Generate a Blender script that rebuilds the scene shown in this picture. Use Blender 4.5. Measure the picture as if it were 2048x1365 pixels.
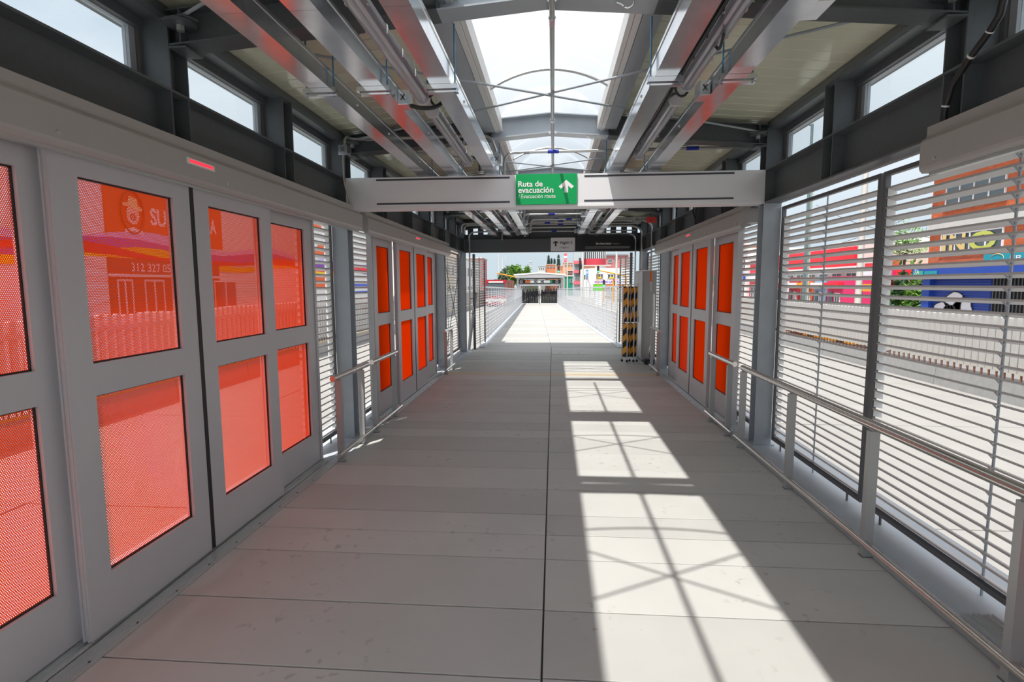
import bpy, bmesh, math, random
from mathutils import Vector, Matrix
random.seed(7)
for o in list(bpy.data.objects): bpy.data.objects.remove(o)
S = bpy.context.scene
COL = S.collection
PI = math.pi
# ------------------------------------------------------------------ camera
H = 1.7; CX = 0.045; F = 1073.9
def _M(a, b, g):
    ca, sa, cb, sb, cg, sg = math.cos(a), math.sin(a), math.cos(b), math.sin(b), math.cos(g), math.sin(g)
    return Matrix(((cg, -sg, 0), (sg, cg, 0), (0, 0, 1))) @ Matrix(((1, 0, 0), (0, ca, -sa), (0, sa, ca))) @ Matrix(((cb, 0, sb), (0, 1, 0), (-sb, 0, cb)))
M = _M(.1045, .0768, -.0047)
w = lambda v: Vector((v[0], v[2], -v[1]))
ax, ay, az = w(M[0]), w(M[1]), w(M[2])
cam = bpy.data.cameras.new('camera'); co = bpy.data.objects.new('camera', cam); COL.objects.link(co)
co.matrix_world = Matrix(((ax.x, -ay.x, -az.x, CX), (ax.y, -ay.y, -az.y, 0), (ax.z, -ay.z, -az.z, H), (0, 0, 0, 1)))
cam.sensor_width = 36; cam.lens = F / 2048 * 36; cam.clip_end = 2000; cam.clip_start = .02
S.camera = co
# ------------------------------------------------------------------ sky, sun, exposure
S.view_settings.view_transform = 'Standard'; S.view_settings.look = 'None'
S.view_settings.gamma = 1; S.view_settings.use_curve_mapping = False
S.view_settings.exposure = 0.43
W = bpy.data.worlds.new('sky'); S.world = W; W.use_nodes = True
nt = W.node_tree; nt.nodes.clear()
def N(t, k, **kw):
    n = t.nodes.new(k)
    for a, b in kw.items(): setattr(n, a, b)
    return n
tc = N(nt, 'ShaderNodeTexCoord'); sp = N(nt, 'ShaderNodeSeparateXYZ'); nt.links.new(tc.outputs['Generated'], sp.inputs[0])
ramp = N(nt, 'ShaderNodeValToRGB'); nt.links.new(sp.outputs['Z'], ramp.inputs[0])
r = ramp.color_ramp; r.elements[0].position = 0; r.elements[0].color = (.49, .58, .63, 1); r.elements[1].position = .55; r.elements[1].color = (.52, .65, .80, 1)
no = N(nt, 'ShaderNodeTexNoise'); no.inputs['Scale'].default_value = 1.7; no.inputs['Detail'].default_value = 6; no.inputs['Roughness'].default_value = .55
mp = N(nt, 'ShaderNodeMapping'); mp.inputs['Scale'].default_value = (1, 1, 2.2); mp.inputs['Location'].default_value = (3.1, .4, 0)
nt.links.new(tc.outputs['Generated'], mp.inputs[0]); nt.links.new(mp.outputs[0], no.inputs[0])
cr = N(nt, 'ShaderNodeValToRGB'); nt.links.new(no.outputs[0], cr.inputs[0])
cr.color_ramp.elements[0].position = .22; cr.color_ramp.elements[0].color = (0, 0, 0, 1); cr.color_ramp.elements[1].position = .46; cr.color_ramp.elements[1].color = (1, 1, 1, 1)
up = N(nt, 'ShaderNodeMath', operation='MULTIPLY_ADD'); up.use_clamp = True; up.inputs[1].default_value = 2.6; up.inputs[2].default_value = -.12
nt.links.new(sp.outputs['Z'], up.inputs[0])
mu = N(nt, 'ShaderNodeMath', operation='MULTIPLY'); nt.links.new(cr.outputs[0], mu.inputs[0]); nt.links.new(up.outputs[0], mu.inputs[1])
mx = N(nt, 'ShaderNodeMixRGB'); nt.links.new(mu.outputs[0], mx.inputs[0]); nt.links.new(ramp.outputs[0], mx.inputs[1]); mx.inputs[2].default_value = (.90, .92, .95, 1)
bg = N(nt, 'ShaderNodeBackground'); nt.links.new(mx.outputs[0], bg.inputs[0]); bg.inputs[1].default_value = 0.95
wo = N(nt, 'ShaderNodeOutputWorld'); nt.links.new(bg.outputs[0], wo.inputs[0])
sl = bpy.data.lights.new('sun', 'SUN'); so = bpy.data.objects.new('sun', sl); COL.objects.link(so)
sl.energy = 4.4; sl.angle = math.radians(.8); sl.color = (1, .955, .88)
so.rotation_euler = Vector((-.2256, -.367, 1)).to_track_quat('Z', 'Y').to_euler()
# ------------------------------------------------------------------ helpers
def ray(u, v):
    d = M.transposed() @ Vector(((u - 1024) / F, (v - 682.5) / F, 1)); return Vector((d.x, d.z, -d.y))
C0 = Vector((CX, 0, H))
def onx(u, v, x): d = ray(u, v); return C0 + d * ((x - CX) / d.x)
def ony(u, v, y): d = ray(u, v); return C0 + d * (y / d.y)
def root(o):
    while o.parent: o = o.parent
    return o
def props(o, label=None, cat=None, group=None, kind=None):
    for k, v in (('label', label), ('category', cat), ('group', group), ('kind', kind)):
        if v: o[k] = v
    return o
def thing(name, label, cat=None, loc=(0, 0, 0), group=None, kind=None, rz=0):
    o = bpy.data.objects.new(name, None); COL.objects.link(o); o.location = loc; o.rotation_euler = (0, 0, rz); o.empty_display_size = .1
    return props(o, label, cat, group, kind)
class MB:
    def __init__(s): s.v = []; s.f = []; s.sm = False
    def add(s, vs, fs):
        n = len(s.v); s.v += [tuple(v) for v in vs]; s.f += [tuple(i + n for i in f) for f in fs]; return s
    def box(s, x0, x1, y0, y1, z0, z1):
        if x1 < x0: x0, x1 = x1, x0
        if y1 < y0: y0, y1 = y1, y0
        if z1 < z0: z0, z1 = z1, z0
        return s.add([(x0, y0, z0), (x1, y0, z0), (x1, y1, z0), (x0, y1, z0), (x0, y0, z1), (x1, y0, z1), (x1, y1, z1), (x0, y1, z1)],
                     [(0, 3, 2, 1), (4, 5, 6, 7), (0, 1, 5, 4), (1, 2, 6, 5), (2, 3, 7, 6), (3, 0, 4, 7)])
    def bar(s, a, b, wx, wz, up=(0, 0, 1)):
        a, b = Vector(a), Vector(b); d = (b - a).normalized(); u = Vector(up)
        if abs(d.dot(u)) > .99: u = Vector((0, 1, 0))
        r_ = d.cross(u).normalized(); u = r_.cross(d)
        vs = [p + r_ * (i * wx / 2) + u * (j * wz / 2) for p in (a, b) for i, j in ((-1, -1), (1, -1), (1, 1), (-1, 1))]
        return s.add(vs, [(0, 1, 2, 3), (4, 7, 6, 5), (0, 4, 5, 1), (1, 5, 6, 2), (2, 6, 7, 3), (3, 7, 4, 0)])
    def tube(s, pts, r_, n=10, cap=True):
        pts = [Vector(p) for p in pts]; m = len(pts); rings = []; pu = None
        for i, p in enumerate(pts):
            d = (pts[min(i + 1, m - 1)] - pts[max(i - 1, 0)]).normalized()
            if pu is None: pu = Vector((0, 0, 1)) if abs(d.z) < .9 else Vector((0, 1, 0))
            a = d.cross(pu).normalized(); b = a.cross(d).normalized(); pu = b
            rr = r_[i] if isinstance(r_, (list, tuple)) else r_
            rings.append([p + (a * math.cos(2 * PI * k / n) + b * math.sin(2 * PI * k / n)) * rr for k in range(n)])
        fs = [(i * n + k, i * n + (k + 1) % n, (i + 1) * n + (k + 1) % n, (i + 1) * n + k) for i in range(m - 1) for k in range(n)]
        if cap: fs += [tuple(reversed(range(n))), tuple((m - 1) * n + k for k in range(n))]
        s.sm = True
        return s.add([v for r2 in rings for v in r2], fs)
    def prism(s, prof, axis, a, b):
        # prof: list of 2D points; axis 'x': (y,z), 'y': (x,z), 'z': (x,y)
        f = {'x': lambda p, t: (t, p[0], p[1]), 'y': lambda p, t: (p[0], t, p[1]), 'z': lambda p, t: (p[0], p[1], t)}[axis]
        n = len(prof)
        return s.add([f(p, a) for p in prof] + [f(p, b) for p in prof],
                     [(k, (k + 1) % n, n + (k + 1) % n, n + k) for k in range(n)] + [tuple(reversed(range(n))), tuple(range(n, 2 * n))])
    def quad(s, a, b, c, d): return s.add([a, b, c, d], [(0, 1, 2, 3)])
    def build(s, name, mat, parent=None, label=None, cat=None, group=None, kind=None, local=False, smooth=None, mats=None):
        me = bpy.data.meshes.new(name)
        off = Vector((0, 0, 0)) if (local or not parent) else root(parent).location
        me.from_pydata([tuple(Vector(v) - off) for v in s.v], [], s.f)
        bm = bmesh.new(); bm.from_mesh(me); bmesh.ops.recalc_face_normals(bm, faces=bm.faces[:]); bm.to_mesh(me); bm.free()
        me.materials.append(mat)
        if s.sm if smooth is None else smooth:
            me.polygons.foreach_set('use_smooth', [len(p.vertices) < 5 for p in me.polygons])
            try: me.set_sharp_from_angle(angle=math.radians(40))
            except Exception: pass
        o = bpy.data.objects.new(name, me); COL.objects.link(o)
        if parent: o.parent = parent
        return props(o, label, cat, group, kind)
def inst(src, parent, dx=(0, 0, 0)):
    c = src.copy(); COL.objects.link(c); c.parent = parent; c.location = dx; return c
def copy_tree(o, parent=None):
    c = o.copy(); COL.objects.link(c)
    if parent: c.parent = parent
    for ch in [k for k in o.children]: copy_tree(ch, c)
    return c
def bend(pts, rad, n=6):
    # round the corners of a polyline
    P = [Vector(p) for p in pts]; out = [P[0]]
    for i in range(1, len(P) - 1):
        a = (P[i - 1] - P[i]).normalized(); b = (P[i + 1] - P[i]).normalized(); s0 = P[i] + a * rad; s1 = P[i] + b * rad
        for k in range(n + 1):
            t = k / n; out.append((1 - t) ** 2 * s0 + 2 * t * (1 - t) * P[i] + t * t * s1)
    out.append(P[-1]); return out
FC = {}
def text(s_, name, mat, parent, o0, right, up_, wd, ht, off=0.0, ext=.002, shear=0):
    cu = bpy.data.curves.new(name, 'FONT'); cu.body = s_; cu.size = 1; cu.offset = off; cu.shear = shear; cu.resolution_u = 3; cu.extrude = 0
    t = bpy.data.objects.new(name, cu); COL.objects.link(t)
    dg = bpy.context.evaluated_depsgraph_get(); me = bpy.data.meshes.new_from_object(t.evaluated_get(dg))
    bpy.data.objects.remove(t); me.name = name
    xs = [v.co.x for v in me.vertices]; ys = [v.co.y for v in me.vertices]; x0, x1, y0, y1 = min(xs), max(xs), min(ys), max(ys)
    R_, U_ = Vector(right).normalized(), Vector(up_).normalized(); nn = R_.cross(U_); offv = root(parent).location; sx = wd / (x1 - x0); sy = ht / (y1 - y0)
    for v in me.vertices:
        v.co = Vector(o0) - offv + R_ * ((v.co.x - x0) * sx) + U_ * ((v.co.y - y0) * sy) + nn * ext
    me.materials.clear(); me.materials.append(mat)
    ob = bpy.data.objects.new(name, me); COL.objects.link(ob); ob.parent = parent; return ob
# ------------------------------------------------------------------ materials
def mat(name, c, rough=.6, metal=0, noise=0, scale=8, bump=0, spec=.5, obj=0, aniso=None, coord='Object', stretch=(1, 1, 1), emit=0):
    m = bpy.data.materials.new(name); m.use_nodes = True; t = m.node_tree; b = t.nodes['Principled BSDF']
    b.inputs['Base Color'].default_value = (*c, 1); b.inputs['Roughness'].default_value = rough; b.inputs['Metallic'].default_value = metal
    b.inputs['Specular IOR Level'].default_value = spec
    if emit: b.inputs['Emission Color'].default_value = (*c, 1); b.inputs['Emission Strength'].default_value = emit
    if noise or bump or obj:
        tc = N(t, 'ShaderNodeTexCoord'); mp = N(t, 'ShaderNodeMapping'); mp.inputs['Scale'].default_value = stretch
        t.links.new(tc.outputs[coord], mp.inputs[0])
        n = N(t, 'ShaderNodeTexNoise'); n.inputs['Scale'].default_value = scale; n.inputs['Detail'].default_value = 5; t.links.new(mp.outputs[0], n.inputs[0])
        ma = N(t, 'ShaderNodeMath', operation='MULTIPLY_ADD'); t.links.new(n.outputs[0], ma.inputs[0]); ma.inputs[1].default_value = noise * 2; ma.inputs[2].default_value = 1 - noise
        last = ma
        if obj:
            oi = N(t, 'ShaderNodeObjectInfo'); m2 = N(t, 'ShaderNodeMath', operation='MULTIPLY_ADD'); t.links.new(oi.outputs['Random'], m2.inputs[0]); m2.inputs[1].default_value = obj * 2; m2.inputs[2].default_value = 1 - obj
            m3 = N(t, 'ShaderNodeMath', operation='MULTIPLY'); t.links.new(ma.outputs[0], m3.inputs[0]); t.links.new(m2.outputs[0], m3.inputs[1]); last = m3
        vm = N(t, 'ShaderNodeVectorMath', operation='SCALE'); vm.inputs[0].default_value = c; t.links.new(last.outputs[0], vm.inputs['Scale']); t.links.new(vm.outputs[0], b.inputs['Base Color'])
        if bump:
            bp = N(t, 'ShaderNodeBump'); bp.inputs['Strength'].default_value = bump; bp.inputs['Distance'].default_value = .01; t.links.new(n.outputs[0], bp.inputs['Height']); t.links.new(bp.outputs[0], b.inputs['Normal'])
    return m
STEEL = mat('steel_paint', (.105, .118, .128), .42, 0, .12, 30, .08)
COLP = mat('light_steel_paint', (.40, .44, .48), .34, 0, .15, 5, .05)  # lighter copy of the steel paint; light falling on columns is in the tone
SILL = mat('sill_paint', (.50, .55, .60), .45, 0, .1, 6)
HEAD = mat('header_paint', (.44, .425, .41), .42, .1, .03, 20)
DOORM = mat('door_aluminium', (.56, .56, .58), .42, .15, .04, 3)
ALU = mat('aluminium', (.62, .64, .64), .34, .75, .03, 20)
GALV = mat('galvanised_steel', (.76, .79, .82), .17, .9, .16, 9, .03)
INOX = mat('stainless_steel', (.72, .69, .65), .2, 1, .05, 60, 0, stretch=(1, 8, 1))
LOUV = mat('louvre_paint', (.56, .555, .55), .45, .1)
LFRM = mat('louvre_frame_paint', (.13, .13, .135), .5)
CREAM = mat('cream_board', (.80, .80, .62), .13, 0, .04, 2)
WHITEF = mat('white_frame', (.8, .8, .8), .4)
BLK = mat('black_rubber', (.012, .012, .013), .5)
CABLE = mat('black_cable', (.02, .02, .022), .4)
BLUE = mat('blue_band', (.01, .03, .42), .5)
RED = mat('red_band', (.75, .03, .02), .5)
ORNG = mat('orange_band', (.8, .17, .02), .5)
ROD = mat('zinc_rod', (.09, .22, .32), .35, .7)
PIPE = mat('galvanised_pipe', (.50, .51, .50), .35, .8, .12, 30)
GREEN = mat('green_sign', (.0, .36, .10), .35, 0, .04, 2)
WTXT = mat('white_print', (.86, .86, .84), .5)
BLKS = mat('black_sign', (.010, .010, .011), .35)
GREYTXT = mat('grey_print', (.35, .38, .37), .5)
WSIGN = mat('white_sign', (.92, .92, .94), .35)
FASC = mat('fascia_steel', (.86, .86, .88), .40, .05, .04, 3)
FASCD = mat('dark_slot', (.06, .065, .08), .5)
CAB = mat('cabinet_steel', (.42, .42, .42), .38, .3, .04, 3)
YEL = mat('warning_yellow', (.85, .36, .01), .45)
WHT = mat('white_paint', (.78, .78, .77), .5, 0, .05, 3)
FENCE = mat('white_fence', (.46, .45, .44), .6, 0, .08, 5)
RUST = mat('rusty_steel', (.22, .09, .05), .8)
RAILW = mat('walkway_railing_paint', (.62, .64, .68), .4, .1)
def floor_mat(name, c):
    m = mat(name, c, .62, 0, .10, 2.2, 0, obj=.09)
    t = m.node_tree; b = t.nodes['Principled BSDF']; src = b.inputs['Base Color'].links[0].from_socket
    geo = N(t, 'ShaderNodeNewGeometry'); n = N(t, 'ShaderNodeTexNoise'); n.inputs['Scale'].default_value = 13; n.inputs['Detail'].default_value = 2; t.links.new(geo.outputs['Position'], n.inputs[0])
    n2 = N(t, 'ShaderNodeTexNoise'); n2.inputs['Scale'].default_value = 1.1; t.links.new(geo.outputs['Position'], n2.inputs[0])
    c1 = N(t, 'ShaderNodeValToRGB'); t.links.new(n.outputs[0], c1.inputs[0]); c1.color_ramp.elements[0].position = .62; c1.color_ramp.elements[1].position = .68
    c2 = N(t, 'ShaderNodeValToRGB'); t.links.new(n2.outputs[0], c2.inputs[0]); c2.color_ramp.elements[0].position = .52; c2.color_ramp.elements[1].position = .62
    mm = N(t, 'ShaderNodeMath', operation='MULTIPLY'); t.links.new(c1.outputs[0], mm.inputs[0]); t.links.new(c2.outputs[0], mm.inputs[1])
    sc = N(t, 'ShaderNodeMath', operation='MULTIPLY'); t.links.new(mm.outputs[0], sc.inputs[0]); sc.inputs[1].default_value = .5
    mix = N(t, 'ShaderNodeMixRGB'); t.links.new(sc.outputs[0], mix.inputs[0]); t.links.new(src, mix.inputs[1]); mix.inputs[2].default_value = (c[0] * .5, c[1] * .5, c[2] * .48, 1)
    # fine grain
    n3 = N(t, 'ShaderNodeTexNoise'); n3.inputs['Scale'].default_value = 160; t.links.new(geo.outputs['Position'], n3.inputs[0])
    bp = N(t, 'ShaderNodeBump'); bp.inputs['Strength'].default_value = .12; bp.inputs['Distance'].default_value = .002; t.links.new(n3.outputs[0], bp.inputs['Height']); t.links.new(bp.outputs[0], b.inputs['Normal'])
    t.links.new(mix.outputs[0], b.inputs['Base Color']); return m
FLOOR = floor_mat('fibre_cement', (.485, .487, .470))
FLOORT = floor_mat('tan_fibre_cement', (.58, .49, .36))
def glassy(name, c, tr, rough=.05, haze=0):
    m = bpy.data.materials.new(name); m.use_nodes = True; t = m.node_tree; t.nodes.clear()
    o = N(t, 'ShaderNodeOutputMaterial'); tr_ = N(t, 'ShaderNodeBsdfTransparent'); tr_.inputs[0].default_value = (*c, 1)
    gl = N(t, 'ShaderNodeBsdfGlossy'); gl.inputs['Roughness'].default_value = rough; gl.inputs[0].default_value = (1, 1, 1, 1)
    fr = N(t, 'ShaderNodeFresnel'); ge = N(t, 'ShaderNodeNewGeometry'); io = N(t, 'ShaderNodeMath', operation='MULTIPLY_ADD'); io.inputs[1].default_value = 1 / 1.45 - 1.45; io.inputs[2].default_value = 1.45
    t.links.new(ge.outputs['Backfacing'], io.inputs[0]); t.links.new(io.outputs[0], fr.inputs[0])
    m1 = N(t, 'ShaderNodeMixShader'); t.links.new(fr.outputs[0], m1.inputs[0]); t.links.new(tr_.outputs[0], m1.inputs[1]); t.links.new(gl.outputs[0], m1.inputs[2])
    last = m1
    if haze:
        d = N(t, 'ShaderNodeBsdfTranslucent'); d.inputs[0].default_value = (.9, .92, .95, 1)
        m2 = N(t, 'ShaderNodeMixShader'); m2.inputs[0].default_value = haze; t.links.new(m1.outputs[0], m2.inputs[1]); t.links.new(d.outputs[0], m2.inputs[2]); last = m2
    t.links.new(last.outputs[0], o.inputs[0]); return m
POLY = glassy('polycarbonate', (.95, .96, .975), 1, .12, .05)
GLASS = glassy('window_glass', (.93, .96, .97), 1, .03, .04)
TUBE = glassy('clear_tube_cover', (.80, .80, .84), 1, .08, .28)
TINT = glassy('tinted_door_glass', (.62, .62, .62), 1, .03)
def perf(name):
    m = bpy.data.materials.new(name); m.use_nodes = True; t = m.node_tree; t.nodes.clear(); L = t.links.new
    o = N(t, 'ShaderNodeOutputMaterial'); geo = N(t, 'ShaderNodeNewGeometry'); sp = N(t, 'ShaderNodeSeparateXYZ'); L(geo.outputs['Position'], sp.inputs[0])
    p = .0092
    def mth(op, a, b=None, c=None):
        n = N(t, 'ShaderNodeMath', operation=op)
        for i, q in enumerate((a, b, c)):
            if q is None: continue
            if isinstance(q, (int, float)): n.inputs[i].default_value = q
            else: L(q, n.inputs[i])
        return n.outputs[0]
    def cell(off):
        u = mth('SUBTRACT', mth('FRACT', mth('MULTIPLY_ADD', sp.outputs['Y'], 1 / p, off)), .5)
        v = mth('MULTIPLY', mth('SUBTRACT', mth('FRACT', mth('MULTIPLY_ADD', sp.outputs['Z'], 1 / (p * 1.732), off)), .5), 1.732)
        return mth('SQRT', mth('ADD', mth('MULTIPLY', u, u), mth('MULTIPLY', v, v)))
    d = mth('MINIMUM', cell(0), cell(.5)); hole = mth('LESS_THAN', d, .355)
    di = N(t, 'ShaderNodeBsdfDiffuse'); di.inputs[0].default_value = (.90, .115, .004, 1)
    tl = N(t, 'ShaderNodeBsdfTranslucent'); tl.inputs[0].default_value = (1.0, .15, .005, 1)
    m0 = N(t, 'ShaderNodeMixShader'); m0.inputs[0].default_value = .6; L(di.outputs[0], m0.inputs[1]); L(tl.outputs[0], m0.inputs[2])
    tr = N(t, 'ShaderNodeBsdfTransparent'); m1 = N(t, 'ShaderNodeMixShader'); L(hole, m1.inputs[0]); L(m0.outputs[0], m1.inputs[1]); L(tr.outputs[0], m1.inputs[2]); L(m1.outputs[0], o.inputs[0])
    return m
PERF = perf('orange_perforated_sheet')
# ================================================================== SETTING
FRY = [-2.05, .56, 3.165, 5.79, 8.375, 10.95, 13.53]      # frames
COLY = [.56, 5.79, 10.95, 13.53]
BY0, BY1 = -4.6, 13.75
def rz(x): return 3.255 - .081 * abs(x)                    # rafter underside
# ---- floor
floor = thing('floor', 'grey fibre cement plank floor with a centre seam', kind='structure')
MB().box(-2.15, 2.15, BY0, 14.45, -.12, -.032).build('subfloor', BLK, floor)
J = [-4.6, -4.1, -3.6, -3.1, -2.6, -2.1, -1.6, -1.1, -.62, -.13, .16, .66, 1.16, 1.66, 2.162, 2.664, 3.187, 3.510, 3.839, 4.33, 4.84, 5.34, 5.84, 6.15, 6.48, 6.98, 7.47, 7.96, 8.46, 8.92, 9.45, 9.98, 10.30, 10.65, 11.17, 11.60, 12.10, 12.60, 13.05, 13.55, 14.0, 14.45]
def plank(x0, x1, y0, y1, m, z=0, par=None, name='floor_plank', c=.009):
    b = MB(); g = c / 2; a = .0025
    x0 += g; x1 -= g; y0 += g; y1 -= g
    b.add([(x0, y0, z - a), (x1, y0, z - a), (x1, y1, z - a), (x0, y1, z - a), (x0 + a, y0 + a, z), (x1 - a, y0 + a, z), (x1 - a, y1 - a, z), (x0 + a, y1 - a, z), (x0, y0, z - .03), (x1, y0, z - .03), (x1, y1, z - .03), (x0, y1, z - .03)],
          [(4, 5, 6, 7), (0, 1, 5, 4), (1, 2, 6, 5), (2, 3, 7, 6), (3, 0, 4, 7), (8, 9, 1, 0), (9, 10, 2, 1), (10, 11, 3, 2), (11, 8, 0, 3), (11, 10, 9, 8)])
    return b.build(name, m, par)
for i in range(len(J) - 1):
    for s, (x0, x1) in ((0, (-2.03, 0)), (1, (0, 2.03))):
        o1 = 0 if s == 0 else .006 * ((i * 7) % 3 - 1)
        o2 = 0 if s == 0 else .006 * (((i + 1) * 7) % 3 - 1)
        FLm = FLOOR
        plank(x0, x1, J[i] + o1, J[i + 1] + o2, FLm if not (J[i] == 9.98 and True) else FLOORT, random.uniform(-.0008, .0008), floor)
hatch = thing('floor_hatch', 'pale access hatch set into the floor near the walkway mouth', 'hatch', (.45, 13.3, 0))
MB().box(.01, .93, 13.12, 13.50, -.002, .004).build('hatch_lid', FLOOR, hatch)
for hx in (.22, .68): MB().tube([(hx, 13.27, .003), (hx, 13.27, .0065)], .022, 10).build('lifting_hole', BLK, hatch)
# ---- side sills (curb plates)
for s, nm in ((-1, 'baseboard_left'), (1, 'baseboard_right')):
    b = MB(); b.prism([(s * 2.04, -.16), (s * 2.04, -.012), (s * 2.14, -.012), (s * 2.145, .004), (s * 2.46, .004), (s * 2.52, -.02), (s * 2.60, -.05), (s * 2.78, -.055), (s * 2.78, -.30), (s * 2.70, -.30), (s * 2.70, -.16)], 'y', BY0, 13.75)
    b.build(nm, SILL, None, 'pale blue-grey steel sill under the %s wall' % nm.split('_')[1], kind='structure')
b = MB(); b.box(-2.7, 2.7, BY0, 13.75, -1.0, -.31); b.build('trim_1', STEEL, None, 'platform base under the floor', kind='structure')
# ---- steel frame per side
def hsec(b, cx, y, z0, z1, dx=.17, dy=.16, t=.012, axis='y'):
    x0, x1 = cx - dx / 2, cx + dx / 2
    b.box(x0, x1, y - dy / 2, y - dy / 2 + t, z0, z1); b.box(x0, x1, y + dy / 2 - t, y + dy / 2, z0, z1)
    b.box(cx - t / 2, cx + t / 2, y - dy / 2 + t, y + dy / 2 - t, z0, z1)
POSTY = [-3.35, -2.05, -.75, .56, 1.86, 3.165, 4.49, 5.79, 7.08, 8.375, 9.66, 10.95, 12.24, 13.53]
walls = {}
wn = 0
for s, side in ((-1, 'left'), (1, 'right')):
    wl = thing('wall_' + side, 'grey steel framed %s side wall of the station' % side, kind='structure'); walls[s] = wl
    cx = s * 2.25
    b = MB(); b.box(s * 2.165, s * 2.335, BY0, BY1, 2.826, 2.84); b.box(s * 2.165, s * 2.335, BY0, BY1, 2.505, 2.519); b.box(s * 2.262, s * 2.274, BY0, BY1, 2.519, 2.826)
    b.build('girder', STEEL, wl)
    for y in COLY:
        b = MB(); hsec(b, cx, y, .016, 2.505); b.box(cx - .11, cx + .11, y - .11, y + .11, .004, .016); b.build('column', COLP, wl)
    for y in POSTY:
        b = MB(); hsec(b, cx, y, 2.84, 3.24, t=.010); b.build('clerestory_post', STEEL, wl)
        b = MB()
        for q in (-.075, .075): b.box(s * 2.168, s * 2.262, y + q - .005, y + q + .005, 2.519, 2.826)
        b.build('stiffener', STEEL, wl)
    b = MB(); b.prism([(s * 2.17, 3.24), (s * 2.17, 3.262), (s * 2.19, 3.31), (s * 2.42, 3.31), (s * 2.42, 3.17), (s * 2.31, 3.17), (s * 2.31, 3.225), (s * 2.2, 3.225)], 'y', BY0, BY1); b.build('eave_beam', STEEL, wl)
    # clerestory windows
    for i in range(len(POSTY) - 1):
        y0, y1 = POSTY[i] + .075, POSTY[i + 1] - .075; wn += 1
        if y1 < .3: pass
        wd = thing('window_%d' % wn, 'clerestory window %s in the %s wall' % ('between steel posts', side), kind='structure', loc=(s * 2.33, (y0 + y1) / 2, 2.84))
        b = MB(); x0, x1 = s * 2.325, s * 2.355
        b.box(x0, x1, y0, y1, 3.195, 3.24); b.box(x0, x1, y0, y1, 2.84, 2.858); b.box(x0, x1, y0, y0 + .03, 2.858, 3.195); b.box(x0, x1, y1 - .03, y1, 2.858, 3.195)
        b.build('window_frame', LFRM, wd)
        b = MB(); x0, x1 = s * 2.345, s * 2.385
        b.box(x0, x1, y1 - .075, y1 - .03, 2.858, 3.195); b.box(x0, x1, y0 + .03, y1 - .075, 3.165, 3.195); b.build('inner_frame', COLP, wd)
        MB().box(s * 2.362, s * 2.366, y0 + .03, y1 - .075, 2.858, 3.165).build('pane', GLASS, wd)
# ---- roof
ceil = thing('ceiling', 'cream boarded pitched roof on grey steel rafters', kind='structure')
def zc(x): return 3.315 + .081 * (2.2 - abs(x))
n = 16
for s in (-1, 1):
    for i in range(len(FRY)):
        ya = FRY[i]; yb = FRY[i + 1] if i + 1 < len(FRY) else 14.55
        if i + 1 == len(FRY): k_ = 6
        else: k_ = n
        if i == 0: k_ = 8
        p = (yb - ya) / k_
        for k in range(k_):
            a, c = ya + k * p, ya + (k + 1) * p; b = MB(); xo, xi = s * 2.5, s * .60
            pr = [(a + .003, .010), (a + .010, 0), (c - .010, 0), (c - .003, .010), (c - .002, .02), (a + .002, .02)]
            b.add([(xo, q[0], zc(xo) + q[1]) for q in pr] + [(xi, q[0], zc(xi) + q[1]) for q in pr], [(j, (j + 1) % 6, 6 + (j + 1) % 6, 6 + j) for j in range(6)] + [tuple(range(6)), tuple(range(6, 12))])
            b.build('ceiling_board', CREAM, ceil)
    b = MB(); b.add([(s * 2.55, BY0, zc(2.55) + .022), (s * .58, BY0, zc(.58) + .022), (s * .58, 14.6, zc(.58) + .022), (s * 2.55, 14.6, zc(2.55) + .022)] + [(s * 2.55, BY0, zc(2.55) + .07), (s * .58, BY0, zc(.58) + .07), (s * .58, 14.6, zc(.58) + .07), (s * 2.55, 14.6, zc(2.55) + .07)],
        [(0, 1, 2, 3), (4, 5, 6, 7), (0, 1, 5, 4), (1, 2, 6, 5), (2, 3, 7, 6), (3, 0, 4, 7)]); b.build('roof_skin', WHT, ceil)
    # skylight edge purlin and inner trims
    b = MB(); b.box(s * .565, s * .60, BY0, 14.6, 3.27, 3.47); b.box(s * .60, s * .68, BY0, 14.6, 3.27, 3.285); b.build('skylight_purlin', COLP, ceil)
    b = MB(); b.box(s * .525, s * .562, BY0, 10.8, 3.275, 3.40); b.box(s * .49, s * .522, BY0, 10.8, 3.29, 3.41); b.build('skylight_trim', WHT, ceil)
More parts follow.
